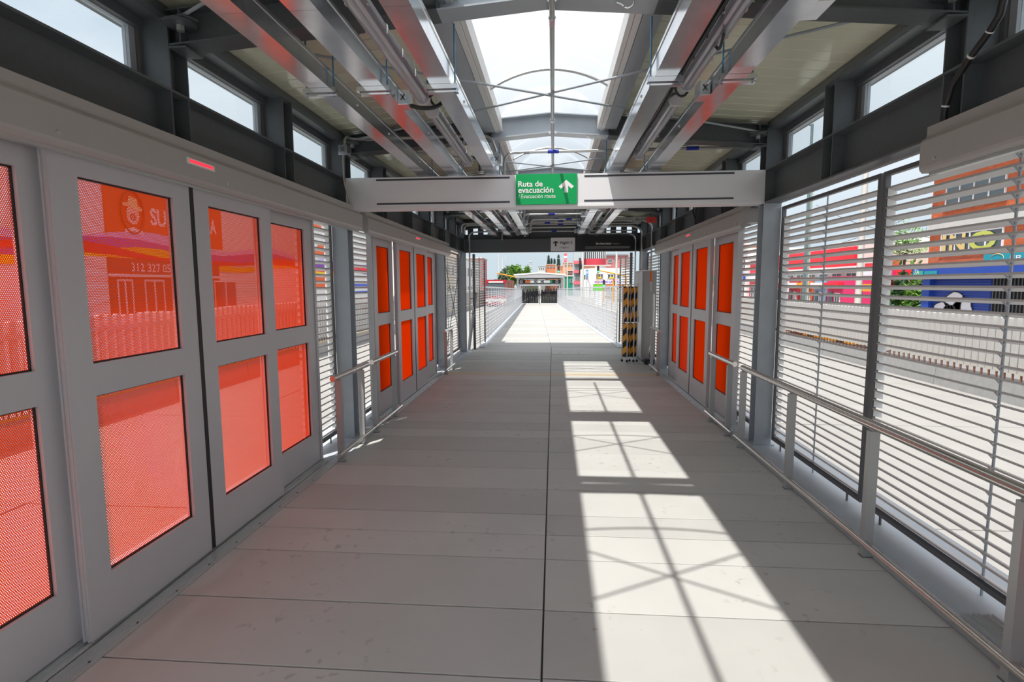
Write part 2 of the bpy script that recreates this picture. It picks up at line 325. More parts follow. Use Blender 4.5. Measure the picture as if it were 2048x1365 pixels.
for y in FRY:
    b = MB(); b2 = b; bw = .075; bc = MB()
    for s in (-1, 1):
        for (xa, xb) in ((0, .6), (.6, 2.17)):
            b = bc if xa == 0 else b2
            A, B_ = s * xa, s * xb
            for (lo, hi, hw) in ((0, .010, bw), (.19, .20, bw), (.010, .19, .004)):
                b.add([(A, y - hw, rz(A) + lo), (B_, y - hw, rz(B_) + lo), (B_, y + hw, rz(B_) + lo), (A, y + hw, rz(A) + lo), (A, y - hw, rz(A) + hi), (B_, y - hw, rz(B_) + hi), (B_, y + hw, rz(B_) + hi), (A, y + hw, rz(A) + hi)],
                      [(0, 1, 2, 3), (4, 5, 6, 7), (0, 1, 5, 4), (1, 2, 6, 5), (2, 3, 7, 6), (3, 0, 4, 7)])
        b = b2; b.box(s * .596, s * .604, y - bw, y + bw, rz(.6) + .01, rz(.6) + .19); b.box(s * 2.09, s * 2.10, y - bw, y - .004, rz(2.1) + .01, rz(2.1) + .19)
    rf = b.build('rafter', STEEL, ceil); bc.build('rafter_centre_lit', COLP, rf, 'rafter centre with the skylight brightness put into its blue-grey colour')  # same paint as the rafter ends; skylight brightness is put into the colour
    for s in (-1, 1):
        b = MB()
        for q in (-.035, .035): b.tube([(s * 1.25 + q * 4, y - .012, rz(1.4) + .10 + q), (s * 1.25 + q * 4, y + .012, rz(1.4) + .10 + q)], .012, 6)
        b.build('bolt', ALU, rf)
        b = MB(); b.box(s * 2.06, s * 2.164, y - .08, y + .08, rz(2.15) - .018, rz(2.15) - .006); b.build('cap_plate', STEEL, rf)
# flashing over the joint between roof modules (frame at 3.165)
b = MB(); b.box(-.56, .56, 3.20, 3.36, 3.56, 3.575); b.box(-.56, -.50, 3.20, 3.36, 3.40, 3.575); b.box(.50, .56, 3.20, 3.36, 3.40, 3.575); b.build('joint_flashing', WHT, ceil)
b = MB(); b.box(-.62, .62, 10.62, 14.6, 3.45, 3.49); b.build('ridge_cover', WHT, ceil)
b = MB(); b.box(-2.55, 2.55, 14.55, 14.62, 3.22, 3.36); b.add([(-2.55, 14.56, 3.3), (0, 14.56, 3.3), (2.55, 14.56, 3.3), (2.55, 14.56, 3.36), (0, 14.56, 3.56), (-2.55, 14.56, 3.36)], [(0, 1, 4, 5), (1, 2, 3, 4)]); b.build('gable_fascia', STEEL, ceil)
b = MB(); b.box(-2.33, 2.33, 13.62, 13.65, 2.84, 2.96); b.box(-2.33, 2.33, 13.62, 13.65, 3.16, 3.20); b.box(-1.35, 1.35, 13.62, 13.65, 2.96, 3.16); b.box(-1.35, 1.35, 13.62, 13.65, 3.20, 3.46); b.box(-2.33, -1.35, 13.62, 13.65, 3.2, 3.34); b.box(1.35, 2.33, 13.62, 13.65, 3.2, 3.34)
for s in (-1, 1):
    for k in range(4): b.box(s * (1.35 + k * .26 + .10), s * (1.35 + k * .26 + .24), 13.62, 13.65, 2.96, 3.16)
b.build('gable_screen', STEEL, ceil)
# skylight: barrel of clear polycarbonate with ribs
sky = thing('window_50', 'clear barrel vault skylight along the roof ridge', kind='structure', loc=(0, 3, 3.4))
def arc(hw, z0, rise, n=14): return [(hw * math.sin(-PI / 2 + PI * k / n) if 0 else -hw + 2 * hw * k / n, z0 + rise * (1 - (-1 + 2 * k / n) ** 2)) for k in range(n + 1)]
A = arc(.545, 3.39, .19)
RIB = [.2, 2.38, 4.72, 7.32, 9.9]
seams = [BY0, -2.0, .6, 3.2, 5.8, 8.38, 10.62]
for i in range(len(seams) - 1):
    b = MB(); n_ = len(A); ya, yb = seams[i] + .004, seams[i + 1] - .004
    b.add([(p[0], ya, p[1]) for p in A] + [(p[0], yb, p[1]) for p in A], [(k, k + 1, n_ + k + 1, n_ + k) for k in range(n_ - 1)]); b.sm = True; b.build('vault_pane', POLY, sky)
for y in RIB:
    Rb = arc(.53, 3.33, .165)
    b = MB(); b.tube([(p[0], y, p[1]) for p in Rb], .012, 6); b.build('vault_rib', PIPE, sky)
# ---- roof bracing: crossed rods with end discs
for i in range(1, 6):
    ya, yb = FRY[i] + .10, FRY[i + 1] - .10
    for s in (-1, 1):
        zz = 3.205 + (.012 if s > 0 else 0)
        t = MB().tube([(s * 2.07, ya, zz), (-s * 2.07, yb, zz)], .0095, 8).build('brace_rod', COLP, ceil)
        for (X, Y, sy) in ((s * 2.07, ya, 1), (-s * 2.07, yb, -1)):
            b = MB(); b.tube([(X, Y, zz - .045), (X, Y, zz - .03)], .085, 18); b.prism([(X - .10, Y - .03), (X + .06, Y - .07), (X + .10, Y + .01), (X + .03, Y + .08), (X - .08, Y + .06)], 'z', zz - .026, zz - .012); b.build('gusset_disc', STEEL, t)
            MB().tube([(X, Y, zz - .075), (X, Y, zz - .045)], .022, 6).build('nut', ALU, t)
# ================================================================== DOORS
dn = 0
def leaf(parent, s, xf, y0, y1, z0=.022, z1=2.36, first=True, glow=None):
    th = .046; xa, xb = s * xf, s * (xf + th); l = thing('door_leaf', None); l.parent = parent; l.location = (0, 0, 0)
    b = MB(); pa, pb = y0 + .14, y1 - .14
    for (a, c, d, e) in ((y0, pa, z0, z1), (pb, y1, z0, z1), (pa, pb, z0, .30), (pa, pb, 1.18, 1.335), (pa, pb, 2.205, z1)): b.box(xa, xb, a, c, d, e)
    b.build('leaf_frame', DOORM, l)
    for (d, e) in ((.30, 1.18), (1.335, 2.205)):
        b = MB()
        for q in range(4): x2 = s * (xf + .030 + q * .0007); b.quad((x2, pa, d), (x2, pb, d), (x2, pb, e), (x2, pa, e))
        b.build('perforated_panel', PERF, l)
        b = MB(); xk = s * (xf + .024)
        b.box(s * (xf + .018), s * (xf + .029), pa, pb, d, d + .007); b.box(s * (xf + .018), s * (xf + .029), pa, pb, e - .007, e); b.box(s * (xf + .018), s * (xf + .029), pb - .005, pb, d, e); b.build('panel_gasket', BLK, l)
    b = MB()
    for ye in (y0, y1):
        q = -1 if ye == y0 else 1
        for xx in (.008, .03): b.box(s * (xf + xx), s * (xf + xx + .008), ye, ye + q * .006, z0, z1)
    b.build('edge_profile', DOORM, l)
    return l
def door(s, c, label, ys=(0, 0, 0, 0)):
    global dn; dn += 1
    d = thing('door_%d' % dn, label, kind='structure', loc=(s * 2.15, c, 0))
    leaf(d, s, 2.13, c - .92 + ys[0], c - .015); leaf(d, s, 2.13, c + .02, c + .915)
    leaf(d, s, 2.20, c - 1.76 + ys[1], c - .86 - ys[2]); leaf(d, s, 2.20, c + .86, c + 1.76)
    MB().box(s * 2.128, s * 2.178, c - .015, c + .02, .022, 2.36).build('meeting_gasket', BLK, d)
    b = MB(); b.box(s * 2.19, s * 2.25, c - 1.80, c - 1.765, .01, 2.33); b.box(s * 2.19, s * 2.25, c + 1.765, c + 1.80, .01, 2.33); b.build('jamb', DOORM, d)
    # ribbed threshold plate
    b = MB(); b.box(s * 2.02, s * 2.125, c - 1.72, c + 1.66, .001, .006)
    for k in range(6): b.box(s * (2.03 + k * .017), s * (2.037 + k * .017), c - 1.72, c + 1.66, .006, .009)
    b.build('threshold', ALU, d)
    te = c + (2.27 if c < 1 else 1.80); b = MB(); b.box(s * 2.13, s * 2.30, c - 1.80, te, .004, .009)
    for xx in (2.142, 2.166, 2.19, 2.215, 2.26, 2.285): b.box(s * xx, s * (xx + .006), c - 1.80, te, .009, .016)
    b.build('floor_track', ALU, d)
    b = MB()
    for k in range(12): b.tube([(s * 2.045, c - 1.6 + k * .285, .006), (s * 2.045, c - 1.6 + k * .285, .011)], .006, 6)
    b.build('screw', STEEL, d)
    # header box
    y0, y1 = c - 2.27 + (.0), c + 2.70
    if abs(c - 8.325) < .1: y0, y1 = 6.08, 11.03
    if abs(c - 3.145) < .1: y0, y1 = .9, 5.90
    if c < 1: y0, y1 = -1.75, 3.215
    pr = [(2.062, 2.315), (2.058, 2.33), (2.058, 2.465), (2.066, 2.478), (2.078, 2.484), (2.086, 2.494), (2.088, 2.505), (2.088, 2.548), (2.30, 2.548), (2.30, 2.36), (2.12, 2.36), (2.12, 2.345), (2.17, 2.345), (2.17, 2.325), (2.11, 2.325), (2.11, 2.300), (2.076, 2.300)]
    b = MB(); b.prism([(s * p[0], p[1]) for p in pr], 'y', y0, y1); h = b.build('header_box', HEAD, d, smooth=False)
    b = MB(); b.box(s * 2.10, s * 2.16, y0 + .02, y1 - .02, 2.292, 2.300); b.box(s * 2.10, s * 2.11, y0 + .02, y1 - .02, 2.285, 2.292); b.build('header_track', ALU, h)
    for k in range(5):
        yy = y0 + .12 + k * (y1 - y0 - .24) / 4
        MB().tube([(s * 2.06, yy, 2.355), (s * 2.052, yy, 2.355)], .011, 8).build('screw', ALU, h)
    b = MB(); b.box(s * 2.052, s * 2.058, c - .12, c + .13, 2.405, 2.44); b.build('indicator_light', WHITEF, h)
    b = MB(); b.box(s * 2.048, s * 2.053, c - .10, c + .11, 2.416, 2.431); b.build('lens', mat('red_lens', (1, .03, .06), .3, emit=.8), d)
    return d
door(-1, 3.145, 'nearest left sliding door with orange perforated panels')
door(-1, 8.325, 'farther left sliding door with orange perforated panels', (0.0, .05, .03))
door(1, 8.325, 'right sliding door with orange perforated panels', (0, 0, .0))
door(1, .49, 'right sliding door beside the camera, header end in view')
# ================================================================== LOUVRE SCREENS
def louvre(s, y0, y1, label, group=None, z0=.09, z1=2.45, x=2.345, frame=True, rods=None):
    t = thing('louvre_screen', label, 'screen', (s * x, (y0 + y1) / 2, 0), group)
    b = MB()
    b.box(s * (x - .015), s * (x + .02), y0, y0 + .03, z0 - .02, z1 + .015); b.box(s * (x - .015), s * (x + .02), y1 - .03, y1, z0 - .02, z1 + .015)
    b.box(s * (x - .015), s * (x + .02), y0 + .03, y1 - .03, z1 - .015, z1 + .015); b.box(s * (x - .015), s * (x + .02), y0 + .03, y1 - .03, z0 - .02, z0 + .01); b.build('frame', LFRM, t)
    k = max(2, int((y1 - y0) / .8))
    for i in range(k): yy = y0 + .2 + i * (y1 - y0 - .4) / max(1, k - 1); MB().box(s * (x - .005), s * (x + .005), yy - .008, yy + .008, .004, z0 - .02).build('foot', LFRM, t)
    pt = .0675; nn = int((z1 - z0 - .02) / pt)
    pr = [(0, -.001), (0, .011), (.008, .009), (.062, -.0155), (.062, -.0185), (.008, .003)]
    src = None
    for i in range(nn):
        z = z0 + .03 + i * pt
        if src is None:
            b = MB(); b.prism([(s * (x - .004 + p[0]), z + p[1]) for p in pr], 'y', y0 + .03, y1 - .03); src = b.build('slat', LOUV, t)
        else: inst(src, t, (0, 0, i * pt))
    # saw-tooth end plates
    for yy in (y0 + .034, y1 - .034):
        b = MB()
        for i in range(nn):
            z = z0 + .03 + i * pt
            b.add([(s * (x + .002), yy, z + .002), (s * (x + .062), yy, z - .022), (s * (x + .062), yy, z - .022 - .04), (s * (x + .002), yy, z - .05)], [(0, 1, 2, 3)])
        b.build('end_plate', WHITEF, t)
    for yy in (rods if rods is not None else ([(y0 + y1) / 2] if y1 - y0 > 1.2 else [])):
        b = MB(); b.tube([(s * (x + .03), yy, .0), (s * (x + .03), yy, z1)], .007, 8)
        for i in range(nn): b.bar((s * (x + .03), yy, z0 + .0 + i * pt), (s * (x + .002), yy, z0 + .03 + i * pt), .012, .004)
        b.build('tie_rod', COLP, t)
    return t
louvre(-1, 4.96, 5.69, 'narrow louvre screen left of the near left column')
louvre(-1, 5.89, 7.02, 'narrow louvre screen between near left column and farther left door')
louvre(-1, 10.16, 10.86, 'narrow louvre screen just past the farther left door')
louvre(-1, 11.05, 13.43, 'wide louvre screen on the left behind crossed cables')
louvre(1, 1.9, 4.015, 'large louvre screen on the right nearest the camera', rods=[2.95])
louvre(1, 4.045, 5.69, 'large louvre screen on the right beside the near column')
louvre(1, 5.89, 6.98, 'narrow louvre screen behind the near right column')
louvre(1, 10.12, 10.86, 'narrow louvre screen just past the right sliding door')
louvre(1, 11.05, 13.43, 'wide louvre screen on the right behind the steel cabinet')
# crossed cables on the far left bay
t = thing('crossed_cables', 'pair of dark crossed brace cables across the far left louvre screen', 'cable', (-2.24, 12.2, 0))
for k, (za, zb) in enumerate(((.02, 2.5), (2.5, .02))):
    MB().tube([(-2.24 - .01 * k, 11.06, za), (-2.24 - .01 * k, 13.42, zb)], .007, 6).build('strand', STEEL, t)
    MB().tube([(-2.24 - .01 * k, 11.3, za + (zb - za) * .1), (-2.24 - .01 * k, 11.5, za + (zb - za) * .185)], .013, 8).build('turnbuckle', ALU, t)
# wing screens beyond the roof
for s, sd in ((-1, 'left'), (1, 'right')):
    t = thing('louvre_wing', 'grey louvre wing panel on the %s where the walkway begins' % sd, 'screen', (s * 2.0, 14.6, 0))
    yb0, yb1 = 14.0, 15.45; xa, xb = (s * 2.02, s * 1.93)
    b = MB(); b.box(xa - .03, xa + .03, yb0 - .03, yb0 + .04, 0, 2.5); b.build('post', LFRM, t)
    b = MB(); b.box(xb - .02, xb + .02, yb1 - .02, yb1 + .02, .05, 2.45); b.build('post', LFRM, t)
    src = None
    for i in range(34):
        z = .12 + i * .0685
        if src is None:
            b = MB(); b.add([(xa + s * q, yb0 + .04, z + h) for q, h in ((0, 0), (0, .014), (.07, -.01), (.07, -.02))] + [(xb + s * q, yb1 - .02, z + h) for q, h in ((0, 0), (0, .014), (.07, -.01), (.07, -.02))], [(0, 1, 5, 4), (1, 2, 6, 5), (2, 3, 7, 6), (3, 0, 4, 7), (0, 1, 2, 3), (4, 5, 6, 7)]); src = b.build('slat', LOUV, t)
        else: inst(src, t, (0, 0, i * .0685))
    b = MB(); xm = (xa + xb) / 2; b.box(xm - .008, xm + .008, 14.7, 14.72, .05, 2.45); b.build('tie_rod', LFRM, t)
# ================================================================== HAND RAILS
def rail(s, y0, y1, posts, label, x=2.0, lo=None):
    t = thing('handrail', label, 'handrail', (s * x, (y0 + y1) / 2, 0))
    zt = .835
    b = MB(); b.tube([(s * x, y0, zt), (s * x, y1, zt)], .0285, 16); b.build('top_rail', INOX, t)
    b = MB(); b.tube([(s * (x - .018), (lo or (y0, y1))[0], .085), (s * (x - .018), (lo or (y0, y1))[1], .085)], .024, 16); b.build('bottom_rail', INOX, t)
    for y in posts:
        b = MB(); b.box(s * (x - .028), s * (x + .028), y - .022, y + .022, .004, .80); b.bar((s * x, y, .80), (s * x, y, .812), .03, .03, (0, 1, 0)); b.build('post', CAB, t)
        b = MB(); b.box(s * (x - .034), s * (x + .034), y - .026, y + .026, .0, .004); b.build('foot_plate', STEEL, t)
    for (yy, q) in ((y0, -1), (y1, 1)): MB().tube([(s * x, yy, zt), (s * x, yy + q * .004, zt)], .027, 16).build('end_cap', INOX, t)
    return t
rail(-1, 4.79, 5.73, (4.93, 5.53), 'short steel handrail on the left in front of near column', lo=(4.82, 5.85))
rail(-1, 5.88, 6.82, (5.97, 6.72), 'short steel handrail on the left before farther orange door', lo=(5.86, 6.95))
rail(-1, 9.95, 10.82, (10.07, 10.66), 'short steel handrail past the farther left door')
rail(1, .5, 5.66, (1.2, 2.29, 3.365, 4.49, 5.62), 'long stainless handrail along the right louvre screens', lo=(.5, 5.75))
rail(1, 5.90, 6.80, (6.06, 6.68), 'short steel handrail before the right sliding door', lo=(5.86, 6.86))
rail(1, 9.98, 10.86, (10.12, 10.76), 'short steel handrail past the right sliding door')
# ================================================================== CROSS BEAMS AND SIGNS
YB = 5.71
t = thing('crossbeam', 'brushed grey steel fascia beam carrying the green evacuation sign', 'beam', (0, YB + .05, 2.5))
b = MB(); b.box(-2.165, 2.165, YB, YB + .16, 2.525, 2.835); b.build('fascia', FASC, t)
b = MB(); b.box(-2.165, 2.165, YB - .004, YB + .19, 2.505, 2.525); b.build('bottom_flange', FASC, t)
for (x0, x1) in ((-1.83, -.41), (.36, 1.86)):
    for z in (2.552, 2.800): MB().box(x0, x1, YB - .003, YB + .001, z, z + .018).build('sign_slot', FASCD, t)
t = thing('evacuation_sign', 'green evacuation route sign with white arrow on the fascia beam', 'sign', (0, YB, 2.53))
MB().box(-.345, .285, YB - .022, YB - .002, 2.528, 2.835).build('board', GREEN, t)
yf = YB - .0225; X0 = -.345; w_, h_ = .63, .307
def SG(s_, x, z, wd, ht, off=0): text(s_, 'lettering', WTXT, t, (X0 + x * w_, yf, 2.528 + z * h_), (1, 0, 0), (0, 0, 1), wd * w_, ht * h_, off)
SG('Ruta de', .04, .585, .40, .19, .018); SG('evacuación', .04, .375, .575, .195, .018); SG('/ Evacuación route', .04, .205, .61, .135)
a = [(.795, .375), (.855, .375), (.855, .60), (.91, .50), (.95, .575), (.825, .79), (.70, .575), (.74, .50), (.795, .60)]
b = MB(); b.prism([(X0 + p[0] * w_, 2.528 + p[1] * h_) for p in a], 'y', yf - .001, yf); b.build('arrow', WTXT, t, smooth=False)
YD = 13.45
t = thing('crossbeam', 'dark grey steel beam at the far end of the roof', 'beam', (0, YD, 2.5))
b = MB(); b.box(-2.165, 2.165, YD, YD + .012, 2.515, 2.84); b.box(-2.165, 2.165, YD, YD + .16, 2.83, 2.842); b.box(-2.165, 2.165, YD - .004, YD + .17, 2.503, 2.515); b.build('web', STEEL, t)
t = thing('wagon_sign', 'white sign reading Vagón 2 on the far beam', 'sign', (.25, YD, 2.5))
MB().box(-.02, .575, YD - .02, YD - .001, 2.515, 2.845).build('board', WSIGN, t)
text('Vagón 2', 'lettering', BLKS, t, (.195, YD - .021, 2.665), (1, 0, 0), (0, 0, 1), .31, .10, .015); text('/ Wagon 2', 'lettering', BLKS, t, (.195, YD - .021, 2.575), (1, 0, 0), (0, 0, 1), .22, .055)
a = [(.07, .33), (.12, .33), (.12, .60), (.18, .53), (.18, .60), (.095, .72), (.01, .60), (.01, .53), (.07, .60)]
b = MB(); b.prism([(.03 + p[0] * .75, 2.635 + (p[1] - .33) * .34) for p in a], 'y', YD - .022, YD - .0205); b.build('arrow', BLKS, t, smooth=False)
t = thing('services_sign', 'black sign reading Servicios hacia on the far beam', 'sign', (1.3, YD, 2.5))
MB().box(.585, 2.12, YD - .05, YD - .001, 2.515, 2.86).build('board', BLKS, t)
text('Servicios hacia', 'lettering', WTXT, t, (1.08, YD - .051, 2.665), (1, 0, 0), (0, 0, 1), .36, .055, .015); text('/ Transfer to:', 'lettering', GREYTXT, t, (1.455, YD - .051, 2.665), (1, 0, 0), (0, 0, 1), .20, .045)
for z in (2.575, 2.605): MB().box(.82, 1.90, YD - .052, YD - .05, z, z + .012).build('rule_line', GREYTXT, t)
# ================================================================== SERVICES UNDER THE ROOF
TR = [(-1.345, 'leftmost galvanised cable tray under the left roof slope'), (-1.02, 'second galvanised cable tray from the left'), (-.615, 'galvanised cable tray just left of the skylight'), (.675, 'galvanised cable tray just right of the skylight'), (1.075, 'rightmost galvanised cable tray under the right roof slope')]
TZ = 2.868
for x, lab in TR:
    t = thing('cable_tray', lab, 'cable tray', (x, 4, TZ))
    cuts = [-3.0, -.1, 2.35, 4.85, 7.3, 9.75, 12.2, 13.38]
    for i in range(len(cuts) - 1):
        ya, yb = cuts[i] + .001, cuts[i + 1] - .001
        b = MB(); b.box(x - .062, x + .062, ya, yb, TZ, TZ + .105); b.box(x - .066, x + .066, ya, yb, TZ + .092, TZ + .110); b.build('tray_length', GALV, t)
    b = MB()
    for y in (1.5, 3.7, 4.4, 5.4, 6.8, 7.9, 9.4):
        for q in (-1, 1): b.tube([(x + q * .062, y, TZ + .05), (x + q * .068, y, TZ + .05)], .009, 6)
    b.build('cover_screw', ALU, t)
    for y in (.65, 3.25, 5.88, 8.46, 11.04, 12.3):
        zt = rz(x) + .0
        h = MB(); h.box(x - .10, x + .10, y - .022, y + .022, TZ - .026, TZ - .001); h.box(x - .085, x + .10, y - .005, y + .035, TZ - .042, TZ - .032); h = h.build('hanger', GALV, t)
        b = MB()
        for q in (-1, 1): b.tube([(x + q * .082, y, TZ - .045), (x + q * .082, y, zt if y < 12 else zt + .1)], .0052, 8)
        b.build('threaded_rod', ROD, h)
        b = MB()
        for q in (-1, 1): b.tube([(x + q * .082, y, TZ), (x + q * .082, y, TZ + .010)], .011, 6)
        b.build('nut', ALU, h)
        if x < -.9 and 11 < y < 12: pass
    if x > .2 or x < -.9:
        for yb_ in (9.0, 10.4):
            MB().box(x - .064, x + .0645, yb_, yb_ + .02, TZ - .001, TZ + .09).build('red_tape', RED, t)
def light(x, z, y0, lab, L=1.56):
    t = thing('tube_light', lab, 'light', (x, y0 + L / 2, z))
    y1 = y0 + L
    b = MB(); b.prism([(x - .046, z + .055), (x - .040, z + .085), (x + .040, z + .085), (x + .046, z + .055)], 'y', y0, y1); b.build('housing', mat('light_housing', (.55, .55, .58), .4) if 'light_housing' not in bpy.data.materials else bpy.data.materials['light_housing'], t)
    pr = [(x + .044 * math.cos(a), z + .052 + .050 * math.sin(a)) for a in [-PI * k / 10 for k in range(11)]]
    b = MB(); b.prism(pr, 'y', y0 + .004, y1 - .004); b.build('diffuser', TUBE, t, smooth=False)
    for q in (-.018, .018): MB().tube([(x + q, y0 + .03, z + .035), (x + q, y1 - .03, z + .035)], .010, 8).build('lamp_tube', WHT, t)
    for yy in (y0, y1): MB().prism([(x - .05, z + .088), (x + .05, z + .088), (x + .048, z + .03), (x + .03, z + .0), (x - .03, z + .0), (x - .048, z + .03)], 'y', yy - .012, yy + .012).build('end_cap', bpy.data.materials['light_housing'], t)
    for yy in (y0 + .2, y1 - .2): MB().tube([(x, yy, z + .08), (x, yy, zc(x) + .01)], .003, 5).build('suspension_wire', ALU, t)
    for k in range(6):
        yy = y0 + .12 + k * (L - .24) / 5
        for q in (-1, 1): MB().bar((x + q * .048, yy, z + .035), (x + q * .050, yy, z + .075), .006, .02).build('clip', INOX, t)
    return t
LZ = 2.862
light(-.80, LZ, 2.0, 'nearest tube light left of the skylight'); light(-.80, LZ, 3.83, 'second tube light left of the skylight')
light(.865, LZ + .03, 2.0, 'nearest tube light right of the skylight'); light(.865, LZ + .03, 3.83, 'second tube light right of the skylight')
for i, y in enumerate((7.4, 9.2, 11.0, 12.0)):
    light(-.80, LZ, y, ['third tube light on the left, seen beneath the fascia beam', 'fourth tube light on the left', 'fifth tube light on the left near dark beam', 'last tube light on the left above dark beam'][i], .9 if i > 1 else 1.4)
    light(.865, LZ + .03, y, ['third tube light on the right, seen beneath the fascia beam', 'fourth tube light on the right', 'fifth tube light on the right near black sign', 'last tube light on the right above black sign'][i], .9 if i > 1 else 1.4)
def conduit(pts, lab, r_=.0135, rad=.10, m=PIPE, band=None, name='conduit', cat='pipe', cl=None):
    P = bend(pts, rad) if rad else pts
    t = thing(name, lab, cat, pts[0]); MB().tube(P, r_, 10).build('pipe' if cat == 'pipe' else 'strand', m, t)
    if band:
        for (a, c, bm) in band: MB().tube([a, c], r_ * 1.25, 10).build('colour_band', bm, t)
    if cl:
        for (a, c) in cl: MB().tube([a, c], r_ * 1.3, 8).build('coupling', GALV, t)
    return t
def jbox(x, y, z, lab, sx=.05, sy=.05, sz=.05, m=GALV, cat='junction box', name='junction_box'):
    t = thing(name, lab, cat, (x, y, z - sz)); MB().box(x - sx, x + sx, y - sy, y + sy, z - sz, z + sz).build('box', m, t)
    MB().box(x - sx * .94, x + sx * .94, y - sy - .004, y - sy, z - sz * .94, z + sz * .94).build('lid', m, t)
    b = MB(); b.bar((x - sx * .4, y - sy - .005, z - sz * .4), (x + sx * .4, y - sy - .005, z + sz * .4), .008, .004, (0, 1, 0)); b.bar((x - sx * .4, y - sy - .005, z + sz * .4), (x + sx * .4, y - sy - .005, z - sz * .4), .008, .004, (0, 1, 0)); b.build('knockout', STEEL, t)
    return t
# near left wall conduit and box
conduit([(-2.08, 5.50, 3.13), (-2.08, 5.50, 3.215), (-2.06, 5.66, 3.218), (-.60, 5.66, 3.222), (-.535, 5.62, 3.05)], 'galvanised conduit crossing from the left wall box to the skylight tray', .0155, .09, band=[((-1.72, 5.66, 3.2185), (-1.60, 5.66, 3.2185), BLUE)], cl=[((-1.90, 5.66, 3.2182), (-1.83, 5.66, 3.2184)), ((-.75, 5.66, 3.222), (-.70, 5.66, 3.222))])
jbox(-2.09, 5.52, 3.07, 'grey junction box on the near left wall', .045, .05, .05)
jbox(-.525, 5.60, 2.965, 'grey junction box beside the skylight tray above the fascia beam', .045, .05, .05)
conduit([(-2.10, 5.50, 3.02), (-2.10, 5.50, 2.75), (-2.10, 5.60, 2.62), (-2.09, 5.64, 2.548)], 'thin grey flexible cable dropping to the near left door header', .007, .06, mat('grey_cable', (.42, .42, .36), .5), name='flex_cable', cat='cable')
conduit([(-.49, 6.02, 2.90), (-.49, 6.02, 3.135), (2.12, 6.02, 3.135)], 'galvanised conduit crossing behind the near rafter with blue bands', .016, .12, band=[((-.02, 6.02, 3.135), (.10, 6.02, 3.135), BLUE), ((1.45, 6.02, 3.135), (1.58, 6.02, 3.135), BLUE)], cl=[((-.28, 6.02, 3.135), (-.22, 6.02, 3.135))])
conduit([(.033, -3, 3.232), (.033, 8.1, 3.232), (.033, 8.12, 3.235)], 'long galvanised conduit hung below the skylight ridge', .0165, 0, cl=[((.033, 3.28, 3.232), (.033, 3.36, 3.232)), ((.033, 5.2, 3.232), (.033, 5.27, 3.232))])
for y in (3.165, 5.79):
    t = thing('conduit_clamp', 'small clamps holding the ridge conduit to the %s rafter' % ('nearest' if y < 4 else 'second'), 'clamp', (.033, y, 3.24))
    for q in (-1, 1):
        b = MB(); b.tube([(.033 + q * .030, y - .085, 3.25), (.033 + q * .030, y - .06, 3.25)], .014, 8); b.bar((.033 + q * .018, y - .07, 3.225), (.033 + q * .045, y - .07, 3.262), .012, .006); b.build('clip', ALU, t)
    t = thing('hook', 'small steel hook under the %s rafter right of the ridge' % ('nearest' if y < 4 else 'second'), 'hook', (.45, y, 3.2))
    MB().tube(bend([(.47, y - .06, 3.225), (.47, y - .06, 3.19), (.43, y - .06, 3.175), (.41, y - .06, 3.20), (.38, y - .06, 3.21)], .02), .006, 6).build('wire', ALU, t)
# farther conduits across the skylight bays
FAR = [(8.6, -.45, 2.10, 3.17, 0.0), (8.95, -.50, .55, 3.06, .02), (9.7, -.47, .62, 3.10, .05), (10.5, -.58, .62, 3.15, -.1), (11.25, -.42, 2.1, 3.03, .35), (11.9, -.45, 2.08, 3.12, .1), (12.3, -.6, .55, 2.98, 0), (12.8, -2.05, 2.05, 3.10, .2), (13.2, -1.2, 2.0, 2.98, .05), (7.6, -.48, .62, 3.12, .04), (9.3, -.6, 2.0, 3.17, .1), (10.1, -.5, .6, 2.99, .0), (11.6, -.5, .62, 3.18, .1), (12.1, -2.0, .6, 3.06, -.1), (12.55, -.5, 2.05, 3.14, .2)]
for i, (y, x0, x1, z, bx) in enumerate(FAR):
    conduit([(x0, y, z - .2), (x0, y, z), (x1, y, z)], 'galvanised conduit crossing the roof, %s beyond the fascia beam' % ['first', 'second', 'third', 'fourth', 'fifth', 'sixth', 'seventh', 'eighth', 'ninth', 'nearest', 'low second', 'low middle', 'high far', 'left running far', 'right running far'][i], .0155, .08, band=[((bx - .05, y, z), (bx + .07, y, z), RED if i == 0 else BLUE)] if i not in (3, 6) else None)
for i, (x, y) in enumerate(((-.51, 9.0), (-.51, 10.9), (.57, 9.7), (.57, 11.2), (-.51, 12.6), (.57, 12.7))):
    jbox(x, y, 2.93, 'grey junction box on the %s skylight tray, %s' % ('left' if x < 0 else 'right', ['near', 'middle', 'near', 'middle', 'far', 'far'][i] + ' of three'), .045, .05, .045)
# left wall far conduit
conduit([(-2.04, 13.2, .1), (-2.02, 13.2, .5), (-2.02, 13.3, 2.2), (-2.02, 13.3, 2.98), (-1.7, 13.3, 3.0), (-.6, 13.3, 3.0)], 'grey conduit running down the far left column', .02, .12)
conduit([(-2.12, 10.0, 2.40), (-2.12, 9.7, 2.72), (-2.12, 9.5, 3.10)], 'thin grey cable hanging at the farther left wall', .006, .1, name='flex_cable', cat='cable', m=bpy.data.materials['grey_cable'])
conduit([(-2.0, 13.3, 1.0), (-1.93, 13.25, .95), (-1.90, 13.2, 1.15), (-1.93, 13.25, 1.40), (-2.0, 13.3, 1.36)], 'black cable loop on the far left column', .009, .1, CABLE, name='cable_loop', cat='cable')
